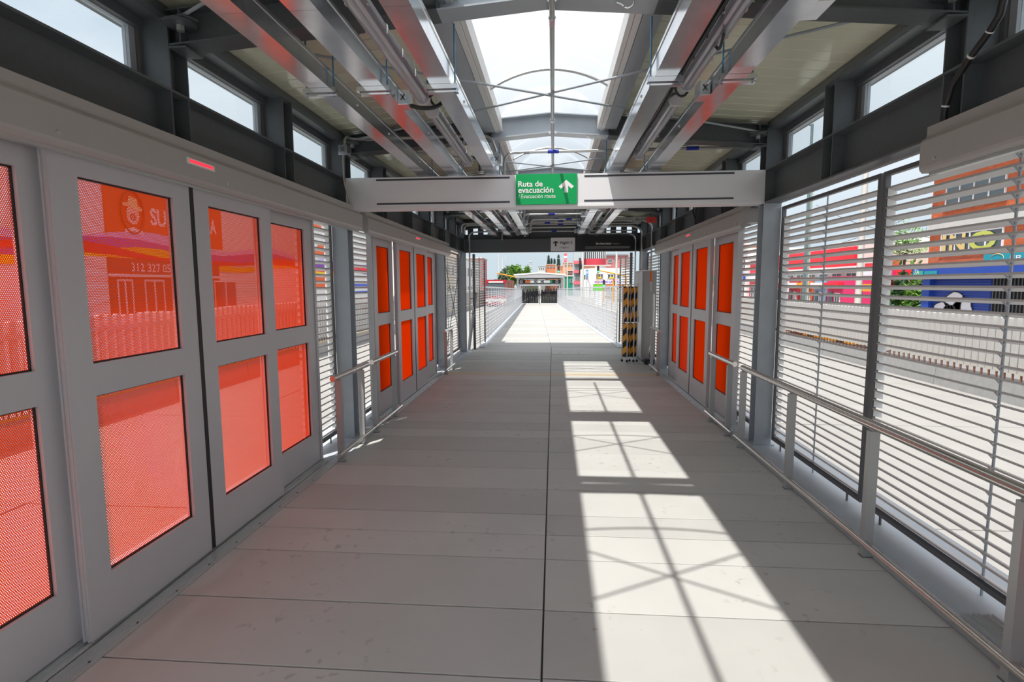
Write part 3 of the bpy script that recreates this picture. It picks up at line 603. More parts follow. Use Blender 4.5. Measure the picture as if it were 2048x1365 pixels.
# right wall far conduits
conduit([(2.08, 11.5, 1.55), (2.08, 11.5, 2.95), (1.9, 11.5, 3.02), (1.1, 11.5, 3.02)], 'conduit rising from the cabinet with an orange band', .018, .1, band=[((2.08, 11.5, 1.75), (2.08, 11.5, 1.97), ORNG)])
conduit([(2.02, 12.4, 1.5), (2.02, 12.4, 2.90), (1.85, 12.4, 3.0), (.9, 12.4, 3.0)], 'conduit rising from the cabinet with a blue band', .018, .1, band=[((2.02, 12.4, 1.85), (2.02, 12.4, 2.02), BLUE)])
conduit([(2.02, 13.3, 1.5), (2.02, 13.3, 2.82), (1.9, 13.3, 2.92), (.9, 13.3, 2.92)], 'conduit rising beside the far right column', .018, .1)
jbox(1.72, 11.22, 3.0, 'grey junction box near the right wall above the second door', .09, .05, .05)
rb = jbox(1.98, 11.0, 2.965, 'small red sign box hanging near the right wall', .095, .02, .055, RED, 'sign', 'red_sign_box')
# cables
conduit([(.80, 1.6, 2.98), (.79, 3.2, 2.965), (.80, 4.2, 2.96), (.79, 5.0, 2.97), (.80, 5.7, 2.96), (.80, 7.6, 2.96)], 'black cable bundle beside the right skylight tray', .016, 0, CABLE, name='cable_bundle', cat='cable')
conduit([(.815, 1.6, 2.955), (.80, 3.2, 2.94), (.815, 4.2, 2.945), (.80, 5.0, 2.945), (.815, 6.4, 2.945)], 'thin black cable alongside the bundle by the right skylight tray', .007, 0, CABLE, name='flex_cable', cat='cable')
conduit([(.82, 2.7, 2.96), (.86, 2.78, 2.90), (.87, 2.9, 2.86), (.86, 3.0, 2.96)], 'black cable drop to the nearest right tube light', .008, .04, CABLE, name='flex_cable', cat='cable')
conduit([(.79, 3.5, 2.95), (.80, 3.56, 2.88), (.86, 3.58, 2.86), (.88, 3.57, 2.90)], 'black cable loop feeding the nearest right tube light end', .008, .04, CABLE, name='flex_cable', cat='cable')
conduit([(.80, 3.72, 2.95), (.80, 3.75, 2.92), (.83, 3.80, 2.955), (.865, 3.83, 2.975)], 'black cable loop at the second right tube light', .008, .03, CABLE, name='flex_cable', cat='cable')
conduit([(-.72, 3.05, 3.3), (-.72, 3.08, 3.0), (-.70, 3.2, 2.94), (-.66, 3.40, 2.90), (-.74, 3.50, 2.89)], 'black cable dropping to the nearest left tube light', .009, .06, CABLE, name='flex_cable', cat='cable')
conduit([(-.92, 3.62, 2.885), (-.82, 3.64, 2.86), (-.70, 3.66, 2.88), (-.67, 3.70, 3.0)], 'thick black cable curving from the left box to the tray', .013, .06, CABLE, name='flex_cable', cat='cable')
conduit([(-.80, 3.83, 2.96), (-.80, 3.76, 2.99), (-.78, 3.70, 2.93), (-.74, 3.66, 2.88)], 'short black cable into the second left tube light', .008, .04, CABLE, name='flex_cable', cat='cable')
conduit([(-.80, 5.40, 2.95), (-.76, 5.46, 2.98), (-.70, 5.52, 2.93), (-.70, 5.53, 2.84)], 'black cable leaving the second left tube light', .010, .05, CABLE, name='flex_cable', cat='cable')
jbox(-.925, 3.60, 2.905, 'grey box fixed to the second left tray by the light end', .032, .06, .045)
jbox(.975, 3.60, 2.905, 'grey box fixed to the right outer tray by the light end', .032, .06, .045)
jbox(1.35, 2.98, 3.12, 'grey box under the nearest rafter by the right tray', .06, .10, .05)
t = thing('emergency_lamp', 'small clear capped lamp hanging behind the second left tray', 'lamp', (-1.21, 3.3, 3.1))
MB().box(-1.26, -1.16, 3.22, 3.32, 3.13, 3.16).build('base', GALV, t); MB().tube([(-1.21, 3.24, 3.115), (-1.19, 3.42, 3.06)], [.03, .028], 12).build('cap', TUBE, t)
P = [onx(u, v, 2.12) for u, v in ((1886, 250), (1890, 215), (1905, 170), (1940, 115), (1978, 65), (2000, 30), (2012, -20), (2016, -60))]
t = thing('flex_conduit', 'thick black ribbed conduit rising from the near right header', 'cable', P[0]); MB().tube(P, .0165, 12).build('hose', CABLE, t)
for k in (1, 3, 4): MB().tube([P[k] * .98 + P[k + 1] * .02 - (P[k + 1] - P[k]) * .0, P[k] * .9 + P[k + 1] * .1], .0185, 12).build('cable_tie', WHITEF, t)
MB().tube([P[0] - Vector((0, 0, .03)), P[0] + Vector((0, 0, .01))], .02, 10).build('gland', ALU, t)
P = [onx(u, v, 2.12) for u, v in ((1387, 412), (1386, 425), (1390, 436))]
conduit([tuple(p) for p in P], 'short black cable by the right wall behind the fascia beam', .012, 0, CABLE, name='flex_cable', cat='cable')
# ================================================================== CABINET AND FOLDING BARRIER
t = thing('electrical_cabinet', 'tall grey steel cabinet against the far right wall', 'cabinet', (2.1, 12.4, 0))
x0, x1, y0, y1, zt = 1.97, 2.26, 11.80, 12.95, 1.98
b = MB(); b.box(x0 + .01, x1, y0 + .01, y1, .06, zt); b.build('body', CAB, t)
b = MB(); b.box(x0 + .02, x1, y0 + .02, y1, .0, .06); b.build('plinth', STEEL, t)
MB().box(x0 - .02, x1, y0 - .02, y1 + .02, zt, zt + .02).build('top_cap', WHT, t)
for k in range(2):
    ya = y0 + .03 + k * .555; d_ = MB(); d_.box(x0 - .008, x0 + .008, ya, ya + .535, .10, zt - .02); d_ = d_.build('door', CAB, t)
    MB().box(x0 - .022, x0 - .008, ya + (.47 if k == 0 else .05), ya + (.49 if k == 0 else .07), .85, .98).build('handle', BLK, d_)
MB().box(x0 + .04, x1 - .04, y0 - .003, y0 + .010, .12, zt - .06).build('side_panel', CAB, t)
conduit([(2.15, 11.70, .06), (2.10, 11.66, .2), (2.15, 11.6, .5), (2.16, 11.55, .9), (2.15, 11.5, 1.5)], 'corrugated metal conduit bulging down beside the cabinet', .024, .15, GALV, name='flex_conduit')
jbox(2.08, 11.5, .06, 'black cable box on the floor by the cabinet foot', .10, .07, .05, BLK)
t = thing('folding_barrier', 'folded barrier with yellow and black diagonal stripes beside the cabinet', 'barrier', (1.65, 12.2, 0))
def stripes(xa, ya, xb, yb, z0, z1):
    L_ = .125; k = 0; z = z0 - .1
    bl, ye = MB(), MB(); w2 = .004
    sl = (xb - xa) * 1.0; rise = .09
    while z < z1:
        for (bb, za, zb) in ((bl, z, z + L_), (ye, z + L_, z + 2 * L_)):
            A0, A1, B0, B1 = [min(max(q, z0), z1) for q in (za, zb, za + rise, zb + rise)]
            if max(A1 - A0, B1 - B0) > .005: bb.add([(xa, ya, A0), (xb, yb, B0), (xb, yb, B1), (xa, ya, A1), (xa + w2, ya + w2, A0), (xb + w2, yb + w2, B0), (xb + w2, yb + w2, B1), (xa + w2, ya + w2, A1)], [(0, 1, 2, 3), (4, 7, 6, 5), (0, 4, 5, 1), (3, 2, 6, 7), (0, 3, 7, 4), (1, 5, 6, 2)])
        z += 2 * L_
    return bl, ye
xs = [1.555, 1.665, 1.745, 1.84, 1.925]; ys_ = [11.70, 11.80, 11.72, 12.0, 12.15]
bx = [(1.50, 11.78, 1.60, 11.68), (1.63, 11.74, 1.70, 11.86), (1.70, 11.86, 1.765, 11.72)]
bx = [(1.452, 11.62, 1.535, 11.52), (1.555, 11.52, 1.615, 11.62), (1.615, 11.62, 1.68, 11.55), (1.70, 11.66, 1.765, 11.6)]
for (a, c, d, e) in bx:
    for (z0, z1) in ((.10, .78), (.80, 1.50)):
        bl, ye = stripes(a, c, d, e, z0, z1); pn = bl.build('striped_panel', BLK, t); ye.build('yellow_stripe', YEL, pn, 'yellow diagonal stripes')
for (a, c) in ((1.45, 11.62), (1.545, 11.515), (1.615, 11.625), (1.69, 11.55), (1.77, 11.6)):
    MB().box(a - .012, a + .012, c - .012, c + .012, .05, 1.53).build('upright', ALU, t); MB().tube([(a, c - .02, .025), (a, c + .02, .025)], .025, 10).build('caster', BLK, t)
b = MB()
for (a, c) in ((1.50, 11.5), (1.65, 11.5)):
    b.bar((a, c, 1.12), (a - .05, c, .78), .014, .008, (0, 1, 0)); b.bar((a, c, 1.12), (a + .05, c, .80), .014, .008, (0, 1, 0)); b.bar((a - .05, c, .79), (a + .06, c, .81), .014, .008, (0, 1, 0))
b.build('scissor_arm', ALU, t)
MB().box(1.43, 1.60, 11.50, 11.66, 1.53, 1.55).build('top_bracket', WHT, t); MB().box(1.64, 1.79, 11.50, 11.64, 1.53, 1.55).build('top_bracket', WHT, t)
t.location = Vector(t.location) + Vector((.11, .28, 0)); t.scale = (1, 1, 1.1)
t = thing('leaning_pole', 'dark steel brace pole leaning behind the far left column', 'pole', (-2.1, 13.9, 0)); MB().bar((-2.16, 13.85, 0.0), (-1.98, 14.05, 1.5), .06, .06).build('pole', COLP, t)
# ================================================================== WALKWAY TO THE NEXT WAGON
WY0, WY1, WX1, WZ1 = 14.45, 58.5, -1.42, -.40
def wk(x, y, z):
    t_ = (y - WY0) / (WY1 - WY0); return (x + WX1 * t_, y, z + WZ1 * t_)
WALK = floor_mat('walkway_planks', (.38, .375, .36))
wf = thing('floor_walkway', 'long pale plank walkway leading to the next wagon', kind='structure', loc=(0, 14.5, 0))
def wbox(b, x0, x1, y0, y1, z0, z1):
    return b.add([wk(x0, y0, z0), wk(x1, y0, z0), wk(x1, y1, z0), wk(x0, y1, z0), wk(x0, y0, z1), wk(x1, y0, z1), wk(x1, y1, z1), wk(x0, y1, z1)], [(0, 3, 2, 1), (4, 5, 6, 7), (0, 1, 5, 4), (1, 2, 6, 5), (2, 3, 7, 6), (3, 0, 4, 7)])
y = WY0; k = 0
rest = MB()
while y < WY1 - .4:
    for (x0, x1) in ((-1.80, -.003), (.003, 1.80)):
        if y < 32: wbox(MB(), x0, x1, y + .004, y + .50, -.04, random.uniform(-.002, .001)).build('floor_plank', WALK, wf)
        else: wbox(rest, x0, x1, y + .004, y + .50, -.04, 0)
    y += .5; k += 1
rest.build('far_planks', WALK, wf, kind='stuff')
wbox(MB(), -1.95, 1.95, WY0, WY1, -.35, -.045).build('deck', STEEL, wf)
for s in (-1, 1): wbox(MB(), s * 1.80, s * 1.98, WY0, WY1, -.10, .02).build('edge_curb', SILL, wf)
for s, sd in ((-1, 'left'), (1, 'right')):
    WY1 = 58.2
    t = thing('walkway_railing', 'long white slatted railing along the %s side of the walkway' % sd, 'railing', (s * 1.9, 15.5, 0))
    X = 1.90; ya = 15.5
    WY1 -= .0
    wbox(MB(), s * X - .03, s * X + .03, ya, WY1, 1.62, 1.67).build('top_rail', RAILW, t)
    wbox(MB(), s * X - .012, s * X + .012, ya, WY1, .90, .915).build('mid_rail', RAILW, t)
    for z in [1.50 - .075 * i for i in range(8)]: wbox(MB(), s * X - .004, s * X + .012, ya, WY1, z, z + .022).build('slat', RAILW, t)
    for z in [.80 - .112 * i for i in range(7)]: wbox(MB(), s * X - .004, s * X + .004, ya, WY1, z, z + .066).build('slat', RAILW, t)
    yy = ya + .02
    while yy < WY1:
        wbox(MB(), s * X - .01, s * X + .01, yy, yy + .04, .0, 1.62).build('post', RAILW, t); yy += 1.15
    yy = ya + .3; b = MB()
    while yy < WY1:
        wbox(b, s * (X - .009), s * (X - .006), yy, yy + .03, .93, 1.58); wbox(b, s * (X - .007), s * (X - .005), yy + .02, yy + .15, .05, .90); yy += .2875
    b.build('vertical_strips', RAILW, t, kind='stuff')
# ================================================================== NEXT WAGON
WY1 = 58.5; GX, GY, GZ = WX1, WY1, WZ1
t = thing('station_wagon', 'next station wagon at the end of the walkway with low pitched roof', 'station', (GX, GY, GZ))
g = lambda x, y, z: (GX + x, GY + y, GZ + z)
def gb(b, x0, x1, y0, y1, z0, z1): return b.box(GX + x0, GX + x1, GY + y0, GY + y1, GZ + z0, GZ + z1)
b = MB(); b.prism([(GX - 2.75, GZ + 3.08), (GX - 2.75, GZ + 3.22), (GX, GZ + 3.42), (GX + 2.75, GZ + 3.22), (GX + 2.75, GZ + 3.08), (GX, GZ + 3.26)], 'y', GY - 1.0, GY + 26); b.build('roof', WHT, t, smooth=False)
b = MB(); b.prism([(GX - 2.6, GZ + 2.82), (GX - 2.6, GZ + 3.05), (GX, GZ + 3.22), (GX + 2.6, GZ + 3.05), (GX + 2.6, GZ + 2.82)], 'y', GY - .55, GY - .35); b.build('gable_panel', FASC, t, smooth=False)
b = MB()
for s in (-1, 1): gb(b, s * 2.28, s * 2.48, -.1, .1, 0, 3.0)
b.build('column', COLP, t)
gb(MB(), -2.3, 2.3, -.06, .06, 2.06, 2.20).build('lintel', COLP, t); gb(MB(), -2.25, 2.25, 0, 25, -.05, 0).build('wagon_floor', STEEL, t)
for s in (-1, 1):
    gb(MB(), s * 2.5, s * 2.4, .1, 25, 0, .95).build('side_wall', STEEL, t)
    for k in range(7): gb(MB(), s * 2.5, s * 2.4, .2 + k * 4, .4 + k * 4, .95, 3.0).build('side_post', COLP, t)
gb(MB(), -2.4, 2.4, 0.06, 25, 2.9, 2.98).build('inner_ceiling', BLK, t)
for s in (-1, 1):
    dl = thing('glass_door', None); dl.parent = t
    x0, x1 = (-2.15, -.04) if s < 0 else (.04, 2.15); b = MB()
    for (a, c, d, e) in ((x0, x1, .0, .09), (x0, x1, 1.98, 2.06), (x0, x0 + .08, .09, 1.98), (x1 - .08, x1, .09, 1.98)): gb(b, a, c, -.03, .03, d, e)
    b.build('door_frame', WHT, dl); gb(MB(), x0 + .08, x1 - .08, -.004, .004, .09, 1.98).build('pane', TINT, dl)
    gb(MB(), (-.14 if s < 0 else .07), (-.07 if s < 0 else .14), -.07, -.03, .9, 1.1).build('handle', BLK, dl)
sg = thing('wagon_name_band', 'black sign band above the far glass doors', 'sign', (GX, GY - .1, GZ + 2.2))
gb(MB(), -2.25, 2.25, -.12, -.06, 2.20, 2.62).build('board', BLKS, sg)
for (x0, x1, m) in ((-1.55, -1.30, ORNG), (-1.28, -1.02, ORNG), (-1.0, -.62, WSIGN), (-.25, .10, WSIGN), (.45, 1.1, WSIGN), (1.12, 1.35, GREEN)): gb(MB(), x0, x1, -.13, -.12, 2.28, 2.56).build('coloured_panel', m, sg)
for x in (-2.0, -.45, .25, 1.85):
    b = MB(); b.add([g(x + .14 * math.cos(a * PI / 8), -.131, 2.42 + .14 * math.sin(a * PI / 8)) for a in range(16)] + [g(x + .10 * math.cos(a * PI / 8), -.131, 2.42 + .10 * math.sin(a * PI / 8)) for a in range(16)], [(k, (k + 1) % 16, 16 + (k + 1) % 16, 16 + k) for k in range(16)]); b.build('ring_icon', WTXT, sg)
# people behind the glass
SK = mat('skin', (.30, .17, .11), .6); CLO = [mat('cloth_%d' % i, c, .9) for i, c in enumerate(((.03, .03, .04), (.06, .05, .05), (.02, .03, .08), (.10, .02, .03), (.25, .25, .26)))]
PINK = mat('pink_cloth', (.85, .12, .30), .8); HAIR = mat('dark_hair', (.015, .01, .01), .6)
def figure(seed, h=1.68):
    rnd = random.Random(seed); k = h / 1.7; sw = rnd.uniform(.02, .10)
    J_ = {'pel': (0, 0, .92), 'ch': (0, -.01, 1.22), 'nk': (0, 0, 1.42), 'hd': (0, -.01, 1.50), 'tp': (0, 0, 1.64)}
    V_ = [(0, 0, .93, .14), (0, -.01, 1.12, .125), (0, -.01, 1.30, .15), (0, 0, 1.43, .06), (0, -.015, 1.50, .075), (0, -.01, 1.58, .095), (0, 0, 1.66, .07)]
    E_ = [(0, 1), (1, 2), (2, 3), (3, 4), (4, 5), (5, 6)]
    for s in (-1, 1):
        n = len(V_); f = rnd.uniform(-.15, .05)
        V_ += [(s * .17, 0, 1.37, .058), (s * .22, .02, 1.10, .045), (s * .21, f - .05, .88, .034), (s * .21, f - .10, .80, .03)]; E_ += [(2, n), (n, n + 1), (n + 1, n + 2), (n + 2, n + 3)]
        n = len(V_); q = s * sw
        V_ += [(s * .09, 0, .84, .095), (s * .10, q - .02, .48, .062), (s * .11, q + .03, .08, .042), (s * .12, q - .12, .035, .035)]; E_ += [(0, n), (n, n + 1), (n + 1, n + 2), (n + 2, n + 3)]
    me = bpy.data.meshes.new('body'); me.from_pydata([(v[0] * k, v[1] * k, v[2] * k) for v in V_], E_, [])
    ob = bpy.data.objects.new('body', me); COL.objects.link(ob); md = ob.modifiers.new('s', 'SKIN')
    for i, v in enumerate(V_): r2 = v[3] * k; me.skin_vertices[0].data[i].radius = (r2 * (1.15 if i in (1, 2) else 1), r2 * (.75 if i in (0, 1, 2) else 1))
    me.skin_vertices[0].data[0].use_root = True
    sb = ob.modifiers.new('u', 'SUBSURF'); sb.levels = 1
    dg = bpy.context.evaluated_depsgraph_get(); m2 = bpy.data.meshes.new_from_object(ob.evaluated_get(dg)); bpy.data.objects.remove(ob); m2.name = 'body'
    m2.polygons.foreach_set('use_smooth', [True] * len(m2.polygons)); return m2, k
def person(seed, loc, rz_, top, legs, label, group=None, h=1.68, hair=True):
    m2, k = figure(seed, h); m2.materials.clear()
    for m_ in (SK, top, legs): m2.materials.append(m_)
    for p in m2.polygons:
        c = p.center / k; p.material_index = 0
        if c.z < .93: p.material_index = 2 if abs(c.x) < .17 or c.z < .78 else 0
        elif c.z < 1.42: p.material_index = 1
    t = thing('person', label, 'person', loc, group, rz=rz_)
    o = bpy.data.objects.new('body', m2); COL.objects.link(o); o.parent = t
    b = MB(); n = 10
    vs = []; fs = []
    for i in range(6):
        a = PI / 2 * i / 5
        for j in range(n): vs.append((.098 * k * math.cos(a) * math.cos(2 * PI * j / n), (.012 + .105 * math.cos(a) * math.sin(2 * PI * j / n)) * k, (1.575 + .10 * math.sin(a) + (-.05 if math.sin(2 * PI * j / n) > 0 and i == 0 else 0)) * k))
    fs = [(i * n + j, i * n + (j + 1) % n, (i + 1) * n + (j + 1) % n, (i + 1) * n + j) for i in range(5) for j in range(n)]
    b.add(vs, fs); b.sm = True; b.build('hair', HAIR, t, local=True)
    b = MB(); b.prism([(-.012, 1.50), (.0, 1.545), (.012, 1.50)], 'y', -.115 * k, -.085 * k)
    for x in (-.032, .032): b.tube([(x * k, -.098 * k, 1.555 * k), (x * k, -.106 * k, 1.555 * k)], .009 * k, 6)
    b.build('face_features', HAIR, t, local=True)
    return t
PX_ = [-1.9, -1.45, -1.1, -.8, -.45, -.15, .25, .55, .9, 1.2, 1.55, 1.85]
for i, x in enumerate(PX_):
    y = [1.6, 2.6, 1.4, 3.4, 1.9, 3.0, 1.5, 2.8, 1.7, 3.3, 1.5, 2.4][i]
    person(i, (GX + x, GY + y, GZ), random.uniform(-.6, .6), CLO[[0, 1, 2, 0, 3, 1, 0, 0, 4, 1, 0, 2][i]], CLO[[0, 0, 1, 2, 0, 1, 2, 0, 0, 4, 1, 0][i]], 'person in dark clothes behind the %s far glass door, %s from the left' % ('left' if i < 6 else 'right', ['first', 'second', 'third', 'fourth', 'fifth', 'sixth'][i % 6]), 'crowd behind the far glass doors', 1.58 + .02 * (i % 6))
# ================================================================== GROUND, ROADS
ROAD = mat('road_concrete', (.30, .295, .285), .75, 0, .14, 1.6, .3, coord='Object')
ASPH = mat('asphalt', (.22, .22, .22), .85, 0, .12, 2); PAVE = mat('pavement', (.34, .32, .30), .8, 0, .10, 2); CURB = mat('curb_concrete', (.30, .30, .30), .8, 0, .2, 6, .3); YCURB = mat('worn_yellow', (.65, .45, .08), .8, 0, .3, 12)
b = MB(); b.box(-600, 600, -60, 900, -1.30, -1.12); b.build('ground', ASPH, None, 'far ground around the station', kind='structure')
rr = thing('floor_busway', 'pale concrete bus lanes on both sides of the station', kind='structure', loc=(0, 40, -1.1))
for s in (-1, 1):
    for lane in range(2):
        y = -12
        while y < 120:
            x0 = 2.8 + lane * 3.72; b = MB(); b.box(s * (x0 + .01), s * (x0 + 3.71), y + .01, y + 4.49, -1.12, -1.0 + random.uniform(-.003, .003)); b.build('road_slab', ROAD, rr); y += 4.5
# curbs and picket fences
def pickets(s, X, zb, zt, lab, y0=2.0, y1=70, p=.225, wd=.12):
    c_ = thing('curb', 'worn concrete curb under the %s' % lab, 'curb', (s * X, 30, -1.1)); y = -6
    while y < 110:
        b = MB(); b.prism([(s * (X - .22), -1.1), (s * (X - .16), zb - .02), (s * (X + .3), zb - .02), (s * (X + .3), -1.1)], 'y', y + .01, y + 2.98); b.build('curb_block', CURB, c_); y += 3
    b = MB(); b.box(s * (X - .15), s * (X - .05), -6, 110, zb - .021, zb - .012); b.build('yellow_line', YCURB, c_)
    t = thing('picket_fence', lab, 'fence', (s * X, 30, zb))
    src = None; n_ = int((y1 - y0) / p); farb = MB(); x = s * (X + .05)
    for i in range(min(n_, 298)):
        yy = y0 + i * p
        if src is None:
            b = MB(); zz = zt; b.prism([(yy, zb + .14), (yy, zt - .03), (yy + .03, zt), (yy + wd - .03, zt), (yy + wd, zt - .03), (yy + wd, zb + .14)], 'x', x - .05, x + .05); src = b.build('picket', FENCE, t)
        else: inst(src, t, (0, i * p, random.uniform(-.01, .01)))
    yy = y0 + 298 * p
    while yy < 130: farb.box(x - .05, x + .05, yy, yy + wd, zb, zt); yy += p
    farb.build('far_pickets', FENCE, t, kind='stuff')
    b = MB(); b.box(x + .055, x + .085, y0, 130, zt - .32, zt - .22); b.box(x + .055, x + .085, y0, 130, zb + .30, zb + .38); b.build('rail', FENCE, t)
    b = MB(); i = 0
    while i < 110: b.tube([(x - .03, y0 + i * p + .05, zb - .02), (x - .03, y0 + i * p + .05, zb + .16)], .012, 5); b.tube([(x + .03, y0 + i * p + .09, zb - .02), (x + .03, y0 + i * p + .09, zb + .16)], .012, 5); i += 1
    b.build('rusty_pins', RUST, t, kind='stuff')
pickets(1, 10.4, -.50, .92, 'white picket fence beyond the right bus lanes')
pickets(-1, 9.1, -.50, 1.12, 'white picket fence beyond the left bus lanes', y0=-2)
b = MB(); b.box(15.5, 60, -30, 160, -1.12, -.98); b.build('floor_pavement_right', PAVE, None, 'pavement along the right shop fronts', kind='structure')
b = MB(); b.box(-60, -11.6, -30, 160, -1.12, -.98); b.build('floor_pavement_left', PAVE, None, 'pavement along the left shop fronts', kind='structure')
# ================================================================== RIGHT STREET
def brickmat(name, c, mort, sc):
    m = bpy.data.materials.new(name); m.use_nodes = True; t = m.node_tree; b = t.nodes['Principled BSDF']; b.inputs['Roughness'].default_value = .85
    tc = N(t, 'ShaderNodeTexCoord'); sp = N(t, 'ShaderNodeSeparateXYZ'); cb = N(t, 'ShaderNodeCombineXYZ'); br = N(t, 'ShaderNodeTexBrick'); t.links.new(tc.outputs['Object'], sp.inputs[0])
    ad = N(t, 'ShaderNodeMath', operation='ADD'); t.links.new(sp.outputs['X'], ad.inputs[0]); t.links.new(sp.outputs['Y'], ad.inputs[1]); t.links.new(ad.outputs[0], cb.inputs[0]); t.links.new(sp.outputs['Z'], cb.inputs[1]); t.links.new(cb.outputs[0], br.inputs[0])
    br.inputs['Color1'].default_value = (*c, 1); br.inputs['Color2'].default_value = (c[0] * .8, c[1] * .7, c[2] * .7, 1); br.inputs['Mortar'].default_value = (*mort, 1); br.inputs['Scale'].default_value = sc; br.inputs['Mortar Size'].default_value = .012; br.inputs['Brick Width'].default_value = .5; br.inputs['Row Height'].default_value = .16
    t.links.new(br.outputs[0], b.inputs['Base Color']); return m
BRK = brickmat('brick_wall', (.66, .15, .05), (.25, .12, .08), 2.0)
BLU = mat('blue_paint', (.015, .07, .42), .5, 0, .08, 3); BLUD = mat('blue_shutter_paint', (.02, .06, .33), .55); TEAL = mat('teal_banner', (.01, .32, .38), .5); CONC = mat('pale_concrete', (.60, .60, .58), .8, 0, .08, 2)
DGL = mat('dark_window', (.10, .13, .15), .12); GRAF = mat('graffiti_white', (.75, .76, .82), .7); REDS = mat('red_fascia', (.80, .01, .03), .4); PNKB = mat('magenta_awning', (.62, .03, .14), .6)
def facade(t, x, y0, y1, z0, z1, m, d=8, name='wall', s=1): return MB().box(s * x, s * (x + d), y0, y1, z0, z1).build(name, m, t)
def win(t, x, y0, y1, z0, z1, k=2, s=1, fm=WHITEF, gm=DGL, rows=1, name='window'):
    b = MB(); e = .05
    b.box(s * (x - .06), s * x, y0, y1, z0, z0 + e); b.box(s * (x - .06), s * x, y0, y1, z1 - e, z1)
    for i in range(k + 1): yy = y0 + (y1 - y0 - e) * i / k; b.box(s * (x - .06), s * x, yy, yy + e, z0 + e, z1 - e)
    for r_ in range(1, rows): zz = z0 + (z1 - z0) * r_ / rows; b.box(s * (x - .05), s * x, y0, y1, zz, zz + e * .7)
    f = b.build(name, fm, t); MB().box(s * (x - .025), s * (x - .01), y0 + e, y1 - e, z0 + e, z1 - e).build('pane', gm, f); return f
XS = 17.0
q = lambda u, v: onx(u, v, XS)
yL = q(1858, 500).y; yR = yL - 9.5
bt = thing('brick_building', 'orange brick building with white framed windows across the right street', 'building', (XS + 3, (yL + yR) / 2, -1))
zt_ = q(1870, 325).z
b = MB(); b.box(XS, XS + 9, yR, yL, q(1900, 545).z, 9.5); b.build('wall', BRK, bt)
MB().box(XS - .5, XS + 9, yR, yL, 7.05, 7.35).build('roof_slab', CONC, bt)
MB().box(XS - .10, XS, yR, yL, q(1900, 462).z, q(1900, 438).z).build('concrete_band', CONC, bt)
z0, z1 = q(1960, 402).z, q(1960, 355).z; ya, yb_ = q(2012, 400).y, q(1893, 400).y
win(bt, XS, ya, yb_, z0, z1, 4, rows=2); MB().box(XS - .15, XS, ya - .1, yb_ + .1, z0 - .12, z0 - .02).build('window_sill', CONC, bt)
win(bt, XS, ya - 4.2, ya - .9, z0, z1, 4, rows=2)
z0, z1 = q(1940, 505).z, q(1940, 463).z; ya, yb_ = q(2008, 480).y, q(1884, 480).y
f = win(bt, XS, ya, yb_, z0, z1, 4)
sg = thing('window_sign', 'ochre and lime letters across the brick building windows', 'sign', (XS - .07, (ya + yb_) / 2, z0))
OCH = mat('ochre_print', (.75, .55, .22), .6); LIME = mat('lime_print', (.55, .60, .12), .6)
hh = z1 - z0; ww = yb_ - ya
for i, (c, m) in enumerate((('I', OCH), ('N', OCH), ('O', LIME))): text(c, 'lettering', m, sg, (XS - .07, yb_ - [.04, .17, .50][i] * ww, z0 + .05), (0, -1, 0), (0, 0, 1), [.07, .27, .42][i] * ww, hh - .10, .03)
sg = thing('teal_banner', 'teal banner starting with the letters FR below the brick windows', 'sign', (XS - .1, 20, 2.5))
a, c_ = q(1972, 520), q(2048, 520); zb, zt2 = q(1990, 526).z, q(1990, 508).z
MB().box(XS - .10, XS - .04, c_.y - 1.5, a.y, zb, zt2).build('board', TEAL, sg); text('FR', 'lettering', WTXT, sg, (XS - .105, q(2026, 517).y, zb + (zt2 - zb) * .22), (0, -1, 0), (0, 0, 1), .55, (zt2 - zb) * .45)
b = MB(); yy = q(2000, 516).y; b.tube([(XS - .105, yy + .3 * math.cos(a_ * PI / 10), (zb + zt2) / 2 + .16 * math.sin(a_ * PI / 10)) for a_ in range(20)], .012, 4); b.build('oval_emblem', OCH, sg)
bl = thing('blue_shop', 'blue painted ground floor shop with closed roller shutter', 'shop', (XS - .2, 20, -1))
zsl = q(1900, 553).z; ztb = q(1900, 537).z
MB().box(XS - .55, XS + .3, yR - .0, q(1850, 545).y, zsl, ztb).build('awning_beam', BLU, bl)
MB().box(XS - .30, XS, q(1871, 600).y, q(1856, 600).y, -.98, zsl).build('column', BLU, bl)
ya, yb_ = q(1985, 600).y, q(1871, 600).y
sh = MB().box(XS - .10, XS - .02, ya, yb_, -.98, zsl).build('roller_shutter', BLUD, bl)
b = MB(); z = -.95
while z < zsl - .05: b.prism([(XS - .10, z), (XS - .13, z + .04), (XS - .10, z + .08)], 'y', ya, yb_); z += .1
b.build('shutter_slats', BLUD, sh, kind='stuff', smooth=False)
gr = MB()
def blob(cy, cz, r1, r2, ph):
    pts = [(XS - .136, cy + r1 * math.cos(a_ * PI / 9) * (1 + .25 * math.sin(3 * a_ * PI / 9 + ph)), cz + r2 * math.sin(a_ * PI / 9)) for a_ in range(18)]
    gr.add(pts, [tuple(range(18))]); return pts
gl_ = MB(); cc = [(q(1890, 620), .45, .35), (q(1915, 605), .5, .45), (q(1935, 612), .5, .35), (q(1905, 625), .5, .3)]
for i, (p_, r1, r2) in enumerate(cc):
    pts = blob(p_.y, p_.z, r1, r2, i); gl_.tube([(x_ - .004, y_, z_) for x_, y_, z_ in pts] + [(pts[0][0] - .004, pts[0][1], pts[0][2])], .022, 4)
gr.build('graffiti', GRAF, bl); gl_.build('graffiti_outline', BLK, bl)
yc = yR
g2 = MB().box(XS - .06, XS - .02, yR, ya - .1, -.98, zsl).build('dark_grille', BLK, bl)
b = MB(); yy = yR
while yy < ya - .1: b.box(XS - .10, XS - .07, yy, yy + .03, -.98, zsl); yy += .16
